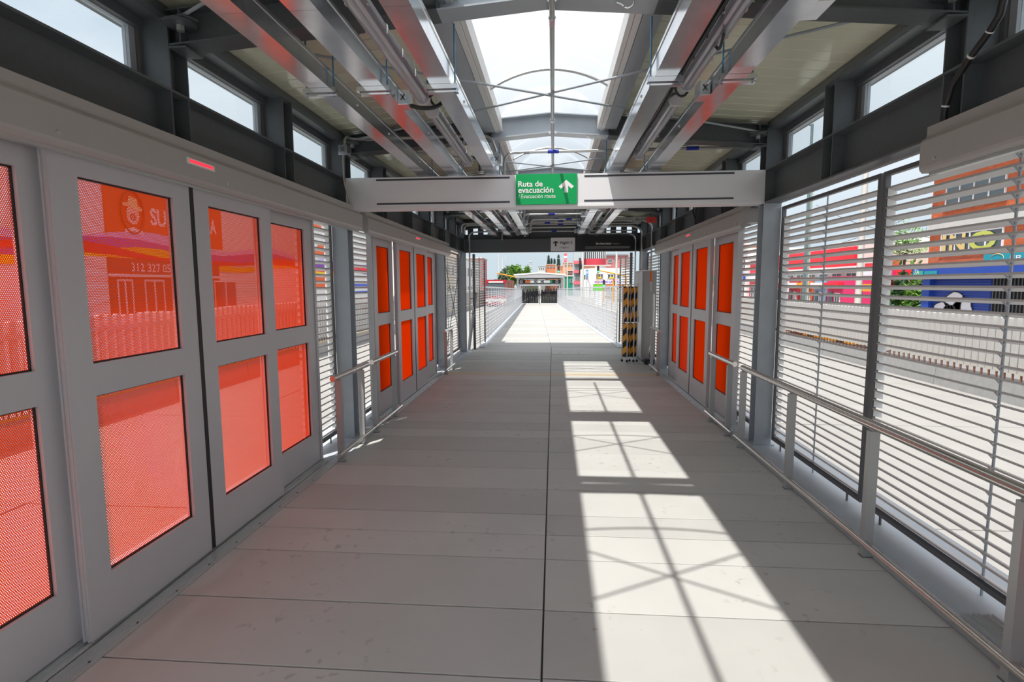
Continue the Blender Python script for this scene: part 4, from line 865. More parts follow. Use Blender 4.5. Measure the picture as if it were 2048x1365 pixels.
b.build('grille_bars', STEEL, bl, kind='stuff'); MB().box(XS - .14, XS - .05, (yR + ya) / 2 - 1.2, ya - .8, q(2010, 583).z, q(2010, 575).z + .02).build('white_panel', WHT, bl)
sg = thing('street_number_plate', 'small green and white number plates on the blue beam', 'sign', (XS - .58, q(1860, 545).y, zsl))
MB().box(XS - .60, XS - .56, q(1873, 546).y, q(1854, 546).y, zsl + .05, ztb - .08).build('plate', mat('green_plate', (.05, .40, .30), .5), sg); MB().box(XS - .60, XS - .56, q(1902, 546).y, q(1877, 546).y, zsl + .1, ztb - .1).build('plate', TEAL, sg)
text('7A', 'lettering', WTXT, sg, (XS - .605, q(1857, 546).y, zsl + .10), (0, -1, 0), (0, 0, 1), .32, .22)
# plants between the shops
LEAF = [mat('leaf_green_%d' % i, c, .55) for i, c in enumerate(((.06, .17, .03), (.13, .28, .04), (.03, .09, .03), (.25, .38, .05)))]; BARK = mat('bark', (.12, .09, .07), .9)
def leafy(name, lab, x, y, z, rx, ry, rz_, n_, ls, m, trunk=True, tr=.12, seed=0, group=None):
    rnd = random.Random(seed); t = thing(name, lab, 'tree' if trunk else 'plant', (x, y, z), group); b = MB()
    if trunk:
        top = z + rz_ * 1.1; tb = MB(); tb.tube([(x, y, z), (x + .1, y, z + rz_ * .6), (x, y, top)], [tr, tr * .8, tr * .45], 7)
        tb.build('trunk', BARK, t)
        tb = MB()
        for k in range(5): a_ = k * 1.3; tb.tube([(x, y, z + rz_ * .7), (x + rx * .6 * math.cos(a_), y + ry * .6 * math.sin(a_), z + rz_ * (1.1 + .12 * k))], [tr * .5, tr * .2], 5)
        tb.build('branch', BARK, t, kind='stuff')
    cz = z + rz_ * (1.25 if trunk else .8)
    cl = [(rnd.gauss(0, .42), rnd.gauss(0, .42), rnd.gauss(0, .38)) for _ in range(14)]
    for k in range(n_):
        c = cl[k % 14]; p = Vector((x + rx * (c[0] + rnd.gauss(0, .17)), y + ry * (c[1] + rnd.gauss(0, .17)), cz + rz_ * (.55 if trunk else .7) * (c[2] + rnd.gauss(0, .17))))
        a_ = Vector((rnd.gauss(0, 1), rnd.gauss(0, 1), rnd.gauss(0, .6))).normalized(); b_ = a_.cross(Vector((rnd.gauss(0, 1), rnd.gauss(0, 1), rnd.gauss(0, 1)))).normalized(); l = ls * rnd.uniform(.6, 1.3)
        b.add([p - a_ * l, p + b_ * l * .35, p + a_ * l, p - b_ * l * .35], [(0, 1, 2, 3)])
    b.build('foliage', m, t, kind='stuff'); return t
for i, (u, rz_, rx, m) in enumerate(((1845, 1.4, .62, 0), (1825, 1.9, .65, 1), (1803, 2.4, .62, 2), (1782, 1.6, .6, 3))):
    p = onx(u, 600, XS + .5); leafy('shrub', 'leafy green plant beside the blue shop, %s' % ['nearest to it', 'second from it', 'third and tallest', 'farthest and brightest'][i], p.x, p.y, -.98, rx, rx, rz_ * 1.2, 900, .16, LEAF[m], False, seed=i)
p = onx(1800, 600, XS + 3); t = thing('palm', 'tall thin tree rising between shops left of the brick building', 'tree', (p.x, p.y, -1)); MB().tube([(p.x, p.y, -1), (p.x + .1, p.y, 3.4)], [.12, .07], 8).build('trunk', BARK, t)
b = MB(); rnd = random.Random(4)
for k in range(700):
    v = Vector((rnd.gauss(0, .5), rnd.gauss(0, .5), rnd.gauss(0, .55))); pp = Vector((p.x, p.y, 4.0)) + v; a_ = Vector((rnd.gauss(0, 1), rnd.gauss(0, 1), rnd.gauss(0, 1))).normalized(); c_ = a_.orthogonal().normalized(); b.add([pp - a_ * .14, pp + c_ * .05, pp + a_ * .14, pp - c_ * .05], [(0, 1, 2, 3)])
b.build('foliage', LEAF[1], t, kind='stuff')
person(40, (onx(1815, 620, 15.8).x, onx(1815, 620, 15.8).y, -.98), 1.2, PINK, CLO[0], 'person in a pink top walking past the plants on the right pavement', None, 1.70)
# red fascia store further along
X2 = 24.0; q2 = lambda u, v: onx(u, v, X2)
t = thing('red_store', 'low store with a long red and white fascia across the right street', 'shop', (X2 + 3, 35, -1))
yn, yf_ = q2(1722, 520).y, q2(1556, 520).y
zr0, zr1 = q2(1640, 537).z, q2(1640, 503).z
MB().box(X2, X2 + 7, yn, yf_, -1, zr1 + .15).build('wall', CONC, t); MB().box(X2 - .5, X2, yn, yf_, zr0, zr1).build('fascia', REDS, t); MB().box(X2 - .52, X2, yn - .15, yf_, zr0 - .14, zr0).build('fascia_edge', WHITEF, t)
for k in range(7):
    ya = yn + .4 + k * (yf_ - yn) / 7; win(t, X2, ya, ya + (yf_ - yn) / 7 - .7, -.2, zr0 - .5, 2, gm=DGL)
for i, (u0, u1, m, lab) in enumerate(((1728, 1765, mat('red_shop_paint', (.65, .03, .04), .5), 'small red fronted shop right of the long red fascia'), (1768, 1800, BRK, 'small brick shop behind the tall plants'), (1800, 1856, mat('cream_paint', (.7, .66, .55), .6), 'cream shop with a red sign beside the blue shop'))):
    t = thing('shop', lab, 'shop', (X2, q2(u0, 560).y, -1)); ya, yb_ = q2(u1, 560).y, q2(u0, 560).y
    MB().box(X2, X2 + 6, ya, yb_, -1, [3.2, 3.6, 4.0][i]).build('wall', m, t); win(t, X2, ya + .4, yb_ - .4, -.3, 1.5, 3); MB().box(X2 - .4, X2, ya + .1, yb_ - .1, 2.0, 2.7).build('shop_sign', [WHITEF, PNKB, REDS][i], t)
# row of colourful low shops in front of the red fascia, far part of the street
cols = [('magenta awning shop', PNKB, 1690, 1655), ('grey blue shop', mat('grey_blue_paint', (.22, .28, .42), .6), 1655, 1628), ('orange brick shop', BRK, 1628, 1600), ('dark red shop', mat('maroon', (.35, .02, .04), .6), 1600, 1578), ('white and red shop', WHT, 1578, 1552)]
X3 = 20.5
for i, (lab, m, u1, u0) in enumerate(cols):
    ya, yb_ = onx(u1, 560, X3).y, onx(u0, 560, X3).y; t = thing('shop', 'small %s seen under the long red fascia' % lab, 'shop', (X3, ya, -1))
    MB().box(X3, X3 + 3, ya + .1, yb_ - .1, -1, 2.2).build('wall', m, t); win(t, X3, ya + .5, (ya + yb_) / 2, -.2, 1.0, 2); MB().box(X3 - .05, X3, (ya + yb_) / 2 + .3, yb_ - .4, -.9, 1.1).build('doorway', DGL, t); MB().box(X3 - .35, X3, ya + .2, yb_ - .2, 1.3, 1.75).build('shop_sign', [REDS, WHITEF, YEL, WHITEF, REDS][i], t)
t = thing('yellow_sign_board', 'yellow low sign board with dark letters before the shops', 'sign', (19, 27, -1)); p0, p1 = onx(1745, 575, 19), onx(1720, 575, 19)
MB().box(19, 19.1, p0.y, p1.y, p0.z - .25, p0.z + .2).build('board', YEL, t); MB().box(19.02, 19.08, p0.y + .1, p0.y + .16, -1, p0.z - .25).build('leg', STEEL, t); MB().box(19.02, 19.08, p1.y - .16, p1.y - .1, -1, p0.z - .25).build('leg', STEEL, t)
def car(lab, x, y, m, rz_=PI / 2):
    t = thing('car', lab, 'car', (x, y, -1.1), rz=rz_)
    b = MB(); b.prism([(-2.1, .3), (-2.1, .75), (-1.3, .88), (-.8, 1.35), (.7, 1.38), (1.3, .92), (2.1, .80), (2.1, .3)], 'y', -.8, .8); b.build('body', m, t, local=True, smooth=False)
    b = MB(); b.prism([(-1.15, .92), (-.72, 1.29), (.62, 1.31), (1.1, .93)], 'y', -.81, .81); b.build('side_window', DGL, t, local=True, smooth=False)
    for X in (-1.3, 1.3):
        for s in (-1, 1): MB().tube([(X, s * .62, .31), (X, s * .82, .31)], .31, 16).build('wheel', BLK, t, local=True)
    return t
p = onx(1690, 612, 13); car('yellow taxi seen above the right picket fence', 13, p.y, YEL)
p = onx(1655, 610, 13.2); car('dark red car behind the yellow taxi', 13.2, p.y + 3, mat('dark_red_car', (.30, .02, .03), .3))
def pole(lab, x, y, zt3, r_=.12, m=None, arm=None, z0=-1.1):
    t = thing('street_pole', lab, 'pole', (x, y, z0)); MB().tube([(x, y, z0), (x, y, zt3)], [r_, r_ * .75], 10).build('shaft', m or CONC, t); MB().box(x - r_ * 1.6, x + r_ * 1.6, y - r_ * 1.6, y + r_ * 1.6, z0, z0 + .06).build('base_plate', STEEL, t)
    if arm:
        MB().tube([(x, y, zt3 - .1), (x + arm, y, zt3 + .25)], .04, 6).build('arm', m or CONC, t); MB().box(x + arm - .3, x + arm + .05, y - .1, y + .1, zt3 + .22, zt3 + .32).build('lamp_head', CAB, t)
    return t
p = onx(1722, 500, 15.1); pole('thick grey concrete pole behind the second right louvre screen', 15.1, p.y, 7.5, .16)
p = onx(1617, 500, 15.1); pole('pale green slim pole seen through the right louvres', 15.1, p.y, 9, .13, mat('pale_green_paint', (.55, .66, .62), .5))
p = onx(1622, 300, 13.6); pole('dark lamp post seen through the right clerestory window', 14.6, onx(1622, 300, 14.6).y, onx(1622, 250, 14.6).z, .10, mat('dark_teal_paint', (.12, .19, .21), .5), -.9)
t = thing('white_block', 'distant white apartment block with blue windows', 'building', (60, 80, -1)); p0, p1 = onx(1752, 520, 55), onx(1664, 520, 55); zt4 = onx(1700, 482, 55).z
MB().box(55, 70, p0.y, p1.y, -1, zt4).build('wall', WHT, t)
for k in range(4): dd = (p1.y - p0.y) / 4; win(t, 55, p0.y + k * dd + .8, p0.y + (k + 1) * dd - .8, zt4 - 2.2, zt4 - .9, 2, gm=mat('blue_glass_%d' % k, (.12, .32, .42), .2))
# ================================================================== LEFT STREET
XL = -12.0; ql = lambda u, v: onx(u, v, XL)
OSG = mat('orange_board', (.85, .13, .02), .5); PURP = mat('purple_print', (.22, .06, .38), .5); YELP = mat('yellow_print', (.95, .60, .02), .5); REDP = mat('red_print', (.85, .02, .04), .5); LILAC = mat('lilac_print', (.55, .50, .85), .5); PINKW = mat('pale_wall', (.80, .74, .72), .8); BRN = mat('brown_shopfront', (.30, .09, .05), .7); BLUP = mat('blue_print', (.05, .12, .62), .5)
t = thing('left_store', 'white fronted store with orange boards across the left street', 'shop', (XL - 4, 14, -1))
ya, yb_ = 1.0, ql(745, 560).y; zt5 = 6.2
MB().box(XL - 6, XL, ya, yb_, -1, zt5).build('wall', WHT, t)
MB().box(XL, XL + .05, ql(213, 560).y, ql(437, 560).y, -.9, 2.5).build('brown_shopfront', BRN, t)
MB().box(XL, XL + .06, ql(100, 560).y, ql(212, 560).y, -.9, 2.5).build('pale_shutter', PINKW, t)
for u0, u1 in ((230, 262), (285, 325), (425, 470)): win(t, -XL, ql(u0, 560).y, ql(u1, 560).y, -.2, 1.9, 2, s=-1, fm=WHITEF)
MB().box(XL + .05, XL + .12, ql(213, 560).y, ql(437, 560).y, 1.98, 2.06).build('rail_strip', WHITEF, t)
for (u0, u1, z0, z1, m) in ((620, 652, 1.55, 2.35, OSG), (655, 661, 1.5, 2.3, YELP), (706, 742, 1.2, 1.35, BLUP), (706, 735, 1.65, 1.8, BLUP)): MB().box(XL, XL + .03, ql(u0, 560).y, ql(u1, 560).y, z0, z1).build('printed_panel', m, t)
b = MB(); p0, p1, p2, p3 = ql(622, 520).y, ql(652, 520).y, 3.15, 3.9; b.add([(XL + .03, p0, p2), (XL + .03, p1, p2), (XL + .03, p1, p3), (XL + .03, (p0 + p1) / 2, p3 - .1)], [(0, 1, 2, 3)]); b.add([(XL + .03, p0, 4.5), (XL + .03, p0 + 1.4, 4.5), (XL + .03, p0 + 1.2, 5.0), (XL + .03, p0 + .3, 5.0)], [(0, 1, 2, 3)]); b.build('printed_panel', OSG, t)
# wave band
zb0 = 2.45
def wave(name, m, y0, y1, f0, f1, off):
    b = MB(); n_ = 40; P0 = []; P1 = []
    for i in range(n_ + 1):
        y = y0 + (y1 - y0) * i / n_; P0.append((XL + off, y, f0(y, i / n_))); P1.append((XL + off, y, f1(y, i / n_)))
    b.add(P0 + P1, [(i, i + 1, n_ + 2 + i, n_ + 1 + i) for i in range(n_)]); b.build(name, m, t, smooth=False)
S_ = math.sin
A0, A1 = 1.5, yb_ - .3
wave('lilac_wave', LILAC, A0, A1, lambda y, k: 2.72 + .16 * S_(y * .9), lambda y, k: 3.12 + .18 * S_(y * .9 + .3), .03)
wave('purple_wave', PURP, A0, A1, lambda y, k: 2.55 + .14 * S_(y * .8 + 2.4), lambda y, k: 2.92 + .14 * S_(y * .8 + 2.6), .035)
wave('yellow_wave', YELP, A0, A1, lambda y, k: 2.36 + .16 * S_(y * .7 + 3.6), lambda y, k: 2.62 + .22 * S_(y * .7 + 3.4), .04)
wave('red_wave', REDP, A0, A1, lambda y, k: 2.50 + .10 * S_(y * .6 + .4), lambda y, k: 2.58 + .30 * max(0, S_(y * .6 + .2)), .045)
sg = thing('store_board', 'orange store board with a hatted pig emblem and white letters', 'sign', (XL + .1, ql(320, 430).y, 2.8))
ya, yb2 = ql(207, 430).y, ql(440, 430).y; MB().box(XL, XL + .028, ya, yb2, 3.02, 5.6).build('board', OSG, sg)
ce = ql(262, 425); cy, cz = ce.y, ce.z; ex, ez = .42, .60; X_ = XL + .05
def ell(ry, rz2, c, n_=28, a0=0, a1=2 * PI, dx=0): return [(X_ + dx, c[0] + ry * math.cos(a0 + (a1 - a0) * i / n_), c[1] + rz2 * math.sin(a0 + (a1 - a0) * i / n_)) for i in range(n_ + 1)]
MB().tube(ell(ex, ez, (cy, cz)), .026, 6).build('oval_ring', mat('emblem_brown', (.30, .10, .04), .6), sg)
FACEP = mat('emblem_pink', (.95, .62, .50), .6); HATP = mat('emblem_straw', (.95, .75, .35), .6)
b = MB(); b.add(ell(.24, .27, (cy, cz - .08), 24), [tuple(range(24))]); b.build('face', FACEP, sg, smooth=False)
b = MB(); b.tube(ell(.10, .09, (cy + .01, cz - .13), 20, dx=.004), .012, 5); b.tube(ell(.045, .04, (cy + .01, cz - .13), 14, dx=.004), .010, 5); b.build('snout_lines', BRN, sg)
b = MB(); b.add([(X_ + .006, cy + a_, cz + c_) for a_, c_ in ((-.34, .16), (.34, .06), (.36, .14), (.20, .22), (.17, .40), (-.12, .45), (-.16, .26), (-.36, .24))], [tuple(range(8))]); b.build('straw_hat', HATP, sg, smooth=False)
b = MB(); b.add([(X_, cy - .34, cz - .50), (X_, cy, cz - .42), (X_, cy, cz - .52), (X_, cy - .34, cz - .62)], [(0, 1, 2, 3)]); b.add([(X_, cy + .34, cz - .50), (X_, cy, cz - .42), (X_, cy, cz - .52), (X_, cy + .34, cz - .62)], [(0, 1, 2, 3)]); b.build('collar', WTXT, sg, smooth=False)
p0, p1 = ql(299, 440).y, ql(337, 450).y
text('SUI', 'lettering', WTXT, sg, (XL + .03, p0, ql(305, 452).z), (0, 1, 0), (0, 0, 1), p1 - p0, .52, .03); p0, p1 = ql(418, 460).y, ql(431, 460).y
text('A', 'lettering', WTXT, sg, (XL + .03, p0, ql(305, 452).z), (0, 1, 0), (0, 0, 1), p1 - p0, .52, .03)
text('312 327 050', 'lettering', WTXT, sg, (XL + .055, ql(258, 525).y, 2.12), (0, 1, 0), (0, 0, 1), ql(345, 525).y - ql(258, 525).y, .26, .015)
# other buildings along the left street
for i, (y0, y1, h, m, lab) in enumerate(((46, 58, 5, PINKW, 'pale two storey building beyond the orange boards on the left'), (59, 74, 7, mat('beige_paint', (.68, .60, .48), .7), 'beige three storey building farther up the left street'), (75, 96, 5.5, WHT, 'white low building far up the left street'), (98, 106, 6.5, mat('pink_red_paint', (.55, .14, .14), .7), 'tall reddish building at the far end of the left street'))):
    t = thing('building', lab, 'building', (XL - 4, y0, -1)); X4 = -XL + 1
    MB().box(-X4 - 8, -X4, y0, y1, -1, h).build('wall', m, t); MB().box(-X4 - 8.1, -X4 + .15, y0 - .1, y1 + .1, h, h + .2).build('roof_edge', CONC, t)
    nn = int((y1 - y0) / 3)
    for fl in range(int((h + 1) / 3)):
        for k in range(nn): win(t, X4, y0 + k * 3 + .7, y0 + k * 3 + 2.3, fl * 2.8 + .2, fl * 2.8 + 1.5, 2, s=-1)
def bus(lab, x, y, c1, c2, L_=12, rz_=0):
    t = thing('bus', lab, 'bus', (x, y, -1.1), rz=rz_)
    b = MB(); b.box(-1.25, 1.25, 0, L_, .35, 1.5); b.box(-1.25, 1.25, 0, L_, 3.0, 3.3); b.box(-1.2, 1.2, .1, L_ - .1, 3.3, 3.42); b.build('body', c1, t, local=True)
    MB().box(-1.27, 1.27, -.02, L_ + .02, .75, 1.1).build('stripe', c2, t, local=True)
    MB().box(-1.22, 1.22, .03, L_ - .03, 1.5, 3.0).build('window_band', DGL, t, local=True)
    for k in range(8): MB().box(-1.26, 1.26, k * (L_ - .12) / 7, k * (L_ - .12) / 7 + .12, 1.5, 3.0).build('window_post', c1, t, local=True) if k else MB().box(-1.26, -1.14, 0, .12, 1.5, 3.0).box(1.14, 1.26, 0, .12, 1.5, 3.0).build('window_post', c1, t, local=True)
    MB().box(-.9, .9, -.03, 0, 3.05, 3.22).build('destination_panel', WHITEF, t, local=True)
    for Y in (2, L_ - 2.5):
        for s in (-1, 1): MB().tube([(s * 1.0, Y, .5), (s * 1.28, Y, .5)], .5, 16).build('wheel', BLK, t, local=True)
    for s in (-1, 1): MB().box(s * .8 - .15, s * .8 + .15, -.03, 0, .55, .75).build('headlamp', WHITEF, t, local=True)
    return t
bus('red articulated bus coming along the left lanes', -7.0, 66, mat('bus_red', (.42, .02, .03), .4), WHT, 14)
for i, (x, y, m) in enumerate(((-3.6, 44, None),)):
    t = thing('delineator', 'yellow and black striped post in the left bus lane', 'post', (-3.7, 21.5, -1)); z = -1
    for k in range(8): MB().box(-3.78, -3.62, 21.42, 21.58, z, z + .36).build('band', YEL if k % 2 == 0 else BLK, t); z += .36
pole('slim grey lamp pole far up the left street', -14, 150, 9, .15, CONC, 1.5); pole('tall lamp pole left of the green tree', -12, 120, 10, .12, CONC, 1.5)
# ================================================================== FAR BACKGROUND
def leafat(name, lab, u, v0, v1, Y, wpx, n_, m, ls, seed):
    p = ony(u, v0, Y); q_ = ony(u, v1, Y); h = q_.z + 1.1; r_ = wpx / F * Y / 2
    return leafy(name, lab, p.x, Y, -1.1, r_, r_ * .8, h / 1.75, n_, ls, m, seed=seed, tr=.2)
leafat('tree', 'broad bright green tree left of the far wagon', 1034, 575, 528, 95, 30, 3800, LEAF[1], .36, 11)
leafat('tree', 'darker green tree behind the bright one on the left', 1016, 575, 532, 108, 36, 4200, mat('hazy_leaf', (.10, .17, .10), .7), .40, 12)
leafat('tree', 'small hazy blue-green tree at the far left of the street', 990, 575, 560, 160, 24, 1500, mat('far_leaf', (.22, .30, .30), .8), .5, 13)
for i, u in enumerate((1097, 1103, 1109, 1117)):
    Y = 260 + 4 * (i % 2); p = ony(u, 540, Y); q_ = ony(u, [511, 517, 518, 510][i], Y); t = thing('conifer', ['pointed dark conifer at the left of the hilltop group', 'short conifer, second of the hilltop group', 'short conifer, third of the hilltop group', 'tallest dark conifer at the right of the hilltop group'][i], 'tree', (p.x, Y, p.z))
    b = MB(); rnd = random.Random(i); hh = q_.z - p.z + 3
    for k in range(900):
        f = rnd.random(); rr_ = (1 - f) * [1.1, .55, .55, 1.3][i] + .1; a_ = rnd.uniform(0, 2 * PI); pp = Vector((p.x + rr_ * math.cos(a_), Y + rr_ * math.sin(a_), p.z - 3 + f * hh)); d_ = Vector((math.cos(a_), math.sin(a_), -.5)); e_ = Vector((-math.sin(a_), math.cos(a_), 0)); b.add([pp - d_ * .5, pp + e_ * .25, pp + d_ * .6, pp - e_ * .25], [(0, 1, 2, 3)])
    b.build('foliage', mat('conifer_%d' % i, (.05, .11, .09), .8), t, kind='stuff'); MB().tube([(p.x, Y, p.z - 14), (p.x, Y, p.z + hh * .6)], [.3, .05], 6).build('trunk', BARK, t)
t = thing('tower', 'slim pale tower rising behind the far wagon', 'tower', (ony(1060, 540, 420).x, 420, -1)); p0, p1 = ony(1058.6, 519, 420), ony(1062.6, 545, 420)
MB().box(p0.x, p1.x, 420, 424, -1, p0.z).build('shaft', mat('tower_grey', (.42, .45, .50), .8), t)
for k in range(6): MB().box(p0.x - .1, p1.x + .1, 419.8, 420, p0.z - 2 - k * 4, p0.z - 1 - k * 4).build('balcony_band', CONC, t)
def fbox(t, Y, u0, u1, v0, v1, m, name='wall', d=8, base=None):
    a_, c_ = ony(u0, v0, Y), ony(u1, v1, Y); zb_ = c_.z if base is None else base
    return MB().box(a_.x, c_.x, Y, Y + d, zb_, a_.z).build(name, m, t)
def fwin(t, Y, u0, u1, v0, v1, k=2, gm=DGL, fm=WHITEF):
    a_, c_ = ony(u0, v0, Y), ony(u1, v1, Y); b = MB(); e = (c_.x - a_.x) * .05
    b.box(a_.x, c_.x, Y - .15, Y, a_.z - e, a_.z); b.box(a_.x, c_.x, Y - .15, Y, c_.z, c_.z + e)
    for i in range(k + 1): x = a_.x + (c_.x - a_.x - e) * i / k; b.box(x, x + e, Y - .15, Y, c_.z, a_.z)
    f = b.build('window', fm, t); MB().box(a_.x, c_.x, Y - .06, Y - .02, c_.z, a_.z).build('pane', gm, f); return f
OBR = mat('hill_brick', (.62, .24, .12), .85, 0, .2, .4); OBR2 = mat('hill_brick_pale', (.70, .36, .22), .85, 0, .2, .4)
hill = thing('floor_hill', 'low hill under the orange houses', kind='structure', loc=(20, 240, 0)); MB().prism([(-14, -1.2), (-8, 4), (2, 9), (14, 10), (20, 9), (20, -1.2)], 'y', 232, 300).build('slope', mat('hill_ground', (.20, .22, .14), .9), hill, smooth=False)
for i, (u0, u1, v0, Y, m, lab) in enumerate(((1076, 1090.5, 533, 225, CONC, 'pale hillside house at the left end of the row'), (1091.5, 1112, 529.5, 230, OBR, 'orange brick hillside house below the conifers'), (1113, 1125, 533, 228, OBR2, 'narrow orange house right of the conifers'), (1126, 1149, 526, 222, OBR2, 'orange brick house beside the red building'), (1134, 1149, 542, 170, BRN, 'dark brown upper floor house beside the red building'))):
    t = thing('house', lab, 'house', (ony(u0, 540, Y).x, Y, 0)); fbox(t, Y, u0, u1, v0, 600, m, base=-1.1)
    fbox(t, Y - .2, u0 - .3, u1 + .3, v0 - .8, v0, CONC, 'roof_edge')
    for k in range(3): w0 = u0 + 1.5 + k * (u1 - u0 - 2) / 3; fwin(t, Y, w0, w0 + (u1 - u0) / 3 - 2.2, v0 + 3.5, v0 + 6.5)
t = thing('green_house', 'green painted house with a small window beside the far wagon', 'house', (6, 140, -1)); fbox(t, 140, 1128, 1150, 552, 600, mat('green_paint', (.02, .26, .17), .6), base=-1.1); fwin(t, 140, 1140, 1149, 558.5, 566); fbox(t, 139.8, 1127.5, 1150.5, 551, 553, WHITEF, 'roof_edge')
Y = 128; t = thing('red_building', 'curved red and glass building on the right of the walkway', 'building', (ony(1180, 560, Y).x, Y, -1)); REDB = mat('red_wall', (.60, .05, .08), .6); REDL = mat('pink_wall', (.72, .16, .20), .6)
a_, c_ = ony(1165, 509, Y), ony(1211, 560, Y); n_ = 12; b = MB()
pr = [(a_.x + (c_.x - a_.x) * k / n_, Y - 2.2 * math.sin(PI * k / n_) * (k / n_)) for k in range(n_ + 1)] + [(c_.x, Y + 8), (a_.x, Y + 8)]
zt6 = ony(1190, 518, Y).z; zb6 = ony(1190, 533, Y).z; b.prism(pr, 'z', zb6, zt6); b.build('curved_wall', REDB, t, smooth=False)
MB().prism([(x * 1.0, y_ + .3) for x, y_ in pr], 'z', zt6, ony(1190, 500, Y).z).build('glazing', DGL, t, smooth=False)
b = MB()
for k in range(0, n_ + 1, 1): x, y_ = pr[k]; b.box(x - .06, x + .06, y_ - .02, y_ + .3, zt6, ony(1190, 500, Y).z)
b.build('glazing_bars', WHITEF, t, kind='stuff'); MB().prism(pr, 'z', zb6 - 9, zb6).build('lower_wall', CONC, t, smooth=False)
fbox(t, Y - 1, 1148, 1167, 499, 600, mat('pale_glass', (.45, .52, .55), .3), 'side_tower', base=-1.1)
for v0, v1 in ((522, 528), (541, 546), (563, 569)): fbox(t, Y - 1.5, 1147.5, 1167, v0, v1, REDL, 'floor_band', d=1)
for k in range(3):
    for v0, v1 in ((530, 540), (548, 561)): fwin(t, Y - 1.1, 1149 + k * 5.6, 1154 + k * 5.6, v0, v1, 2)
fbox(t, Y - 1.8, 1158.5, 1161.5, 516, 548, BLK, 'dark_downpipe', d=.5)
t = thing('pink_house', 'pink house with white windows behind the red building', 'house', (ony(1225, 520, 150).x, 150, -1)); fbox(t, 150, 1209, 1256, 510, 600, mat('pink_paint', (.52, .20, .20), .7), base=-1.1); fwin(t, 150, 1216, 1224, 519, 526); fwin(t, 150, 1229, 1235, 518, 524)
fbox(t, 149.6, 1208, 1256, 508, 511, mat('tile_roof', (.28, .30, .33), .7), 'roof')
Y = 108; t = thing('pharmacy_building', 'white two storey corner building with purple pharmacy lettering', 'building', (ony(1205, 560, Y).x, Y, -1)); LAV = mat('lavender_board', (.72, .70, .86), .6); PUR = mat('purple_letters', (.16, .03, .50), .6)
a_, m_, c_ = ony(1163, 540, Y + 5), ony(1183, 537, Y), ony(1262, 536, Y); b = MB(); b.prism([(a_.x, Y + 5), (m_.x, Y), (c_.x, Y), (c_.x, Y + 10), (a_.x, Y + 10)], 'z', -1.1, m_.z); b.build('wall', WHT, t, smooth=False)
fwin(t, Y, 1192, 1206, 548, 559, 3); fwin(t, Y, 1214.5, 1240, 548, 559, 4)
for u in (1168, 1172.5, 1177): fwin(t, Y + 2, u, u + 3, 550, 560, 1)
fbox(t, Y - .3, 1187, 1250, 560.5, 568, LAV, 'fascia_board', d=.3); p0 = ony(1189.5, 566.2, Y - .31); p1 = ony(1240, 562, Y - .31); text('DROGAS LA ECO', 'lettering', PUR, t, (p0.x, Y - .31, p0.z), (1, 0, 0), (0, 0, 1), p1.x - p0.x, p1.z - p0.z, .04)
for (u0, u1) in ((1196, 1203), (1218.5, 1228)): fbox(t, Y - .2, u0, u1, 554.5, 557, YELP, 'window_poster', d=.1)
fbox(t, Y - .25, 1187, 1250, 569, 572, mat('orange_strip', (.7, .25, .1), .6), 'lower_strip', d=.2); fwin(t, Y, 1205, 1245, 572, 579, 5)
t = thing('orange_rooftop_house', 'orange house roof terrace above the white pharmacy building', 'house', (ony(1180, 535, 120).x, 120, -1)); fbox(t, 120, 1167, 1189, 531, 600, OBR2, base=-1.1, d=3); fbox(t, 119.8, 1166, 1222, 530.5, 532, CONC, 'roof_edge', d=3)
t = thing('green_kiosk', 'bright green billboard kiosk seen over the right railing', 'kiosk', (ony(1197, 575, 70).x, 70, -1)); LG = mat('lime_board', (.12, .62, .02), .5); fbox(t, 70, 1187.5, 1206.5, 569.5, 583, LG, 'board', d=1.2); fbox(t, 70, 1189, 1205, 583, 590, WHT, 'base', d=1.2, base=-1.1)
t = thing('blue_parking_sign', 'pale blue vertical sign on the white corner building', 'sign', (ony(1174, 550, 104).x, 104, 4)); fbox(t, 107, 1172, 1176.5, 540, 553, mat('sky_blue_board', (.15, .38, .80), .5), 'board', d=.2); fbox(t, 107, 1173.5, 1175, 540.5, 541.5, CAB, 'bracket', d=5); fbox(t, 106.9, 1173.3, 1175.2, 543, 548, WHITEF, 'white_mark', d=.1)
for (u, v, Y, r_, lab) in ((1166.5, 470, 75, .13, 'tall grey pole in front of the red building'), (1234, 470, 70, .15, 'tall grey pole in front of the white corner building'), (1135, 520, 100, .12, 'pale lamp pole behind the far wagon roof'), (1112, 528, 150, .12, 'thin far pole below the conifers'), (1129, 505, 140, .10, 'thin mast with red banner behind the far wagon')):
    p = ony(u, v, Y); pole(lab, p.x, Y, p.z, r_, CONC, -1.6 if u in (1135, 1129) else None)
p = ony(1131, 515, 139.5); t = thing('red_banner', 'narrow red and white banner on the thin mast', 'banner', tuple(p)); MB().box(p.x - .4, p.x + .4, 139.8, 139.95, p.z - 1.2, p.z + 1.0).build('cloth', REDL, t); MB().box(p.x - .4, p.x + .4, 139.78, 139.8, p.z - .2, p.z + .4).build('white_stripe', WHITEF, t)
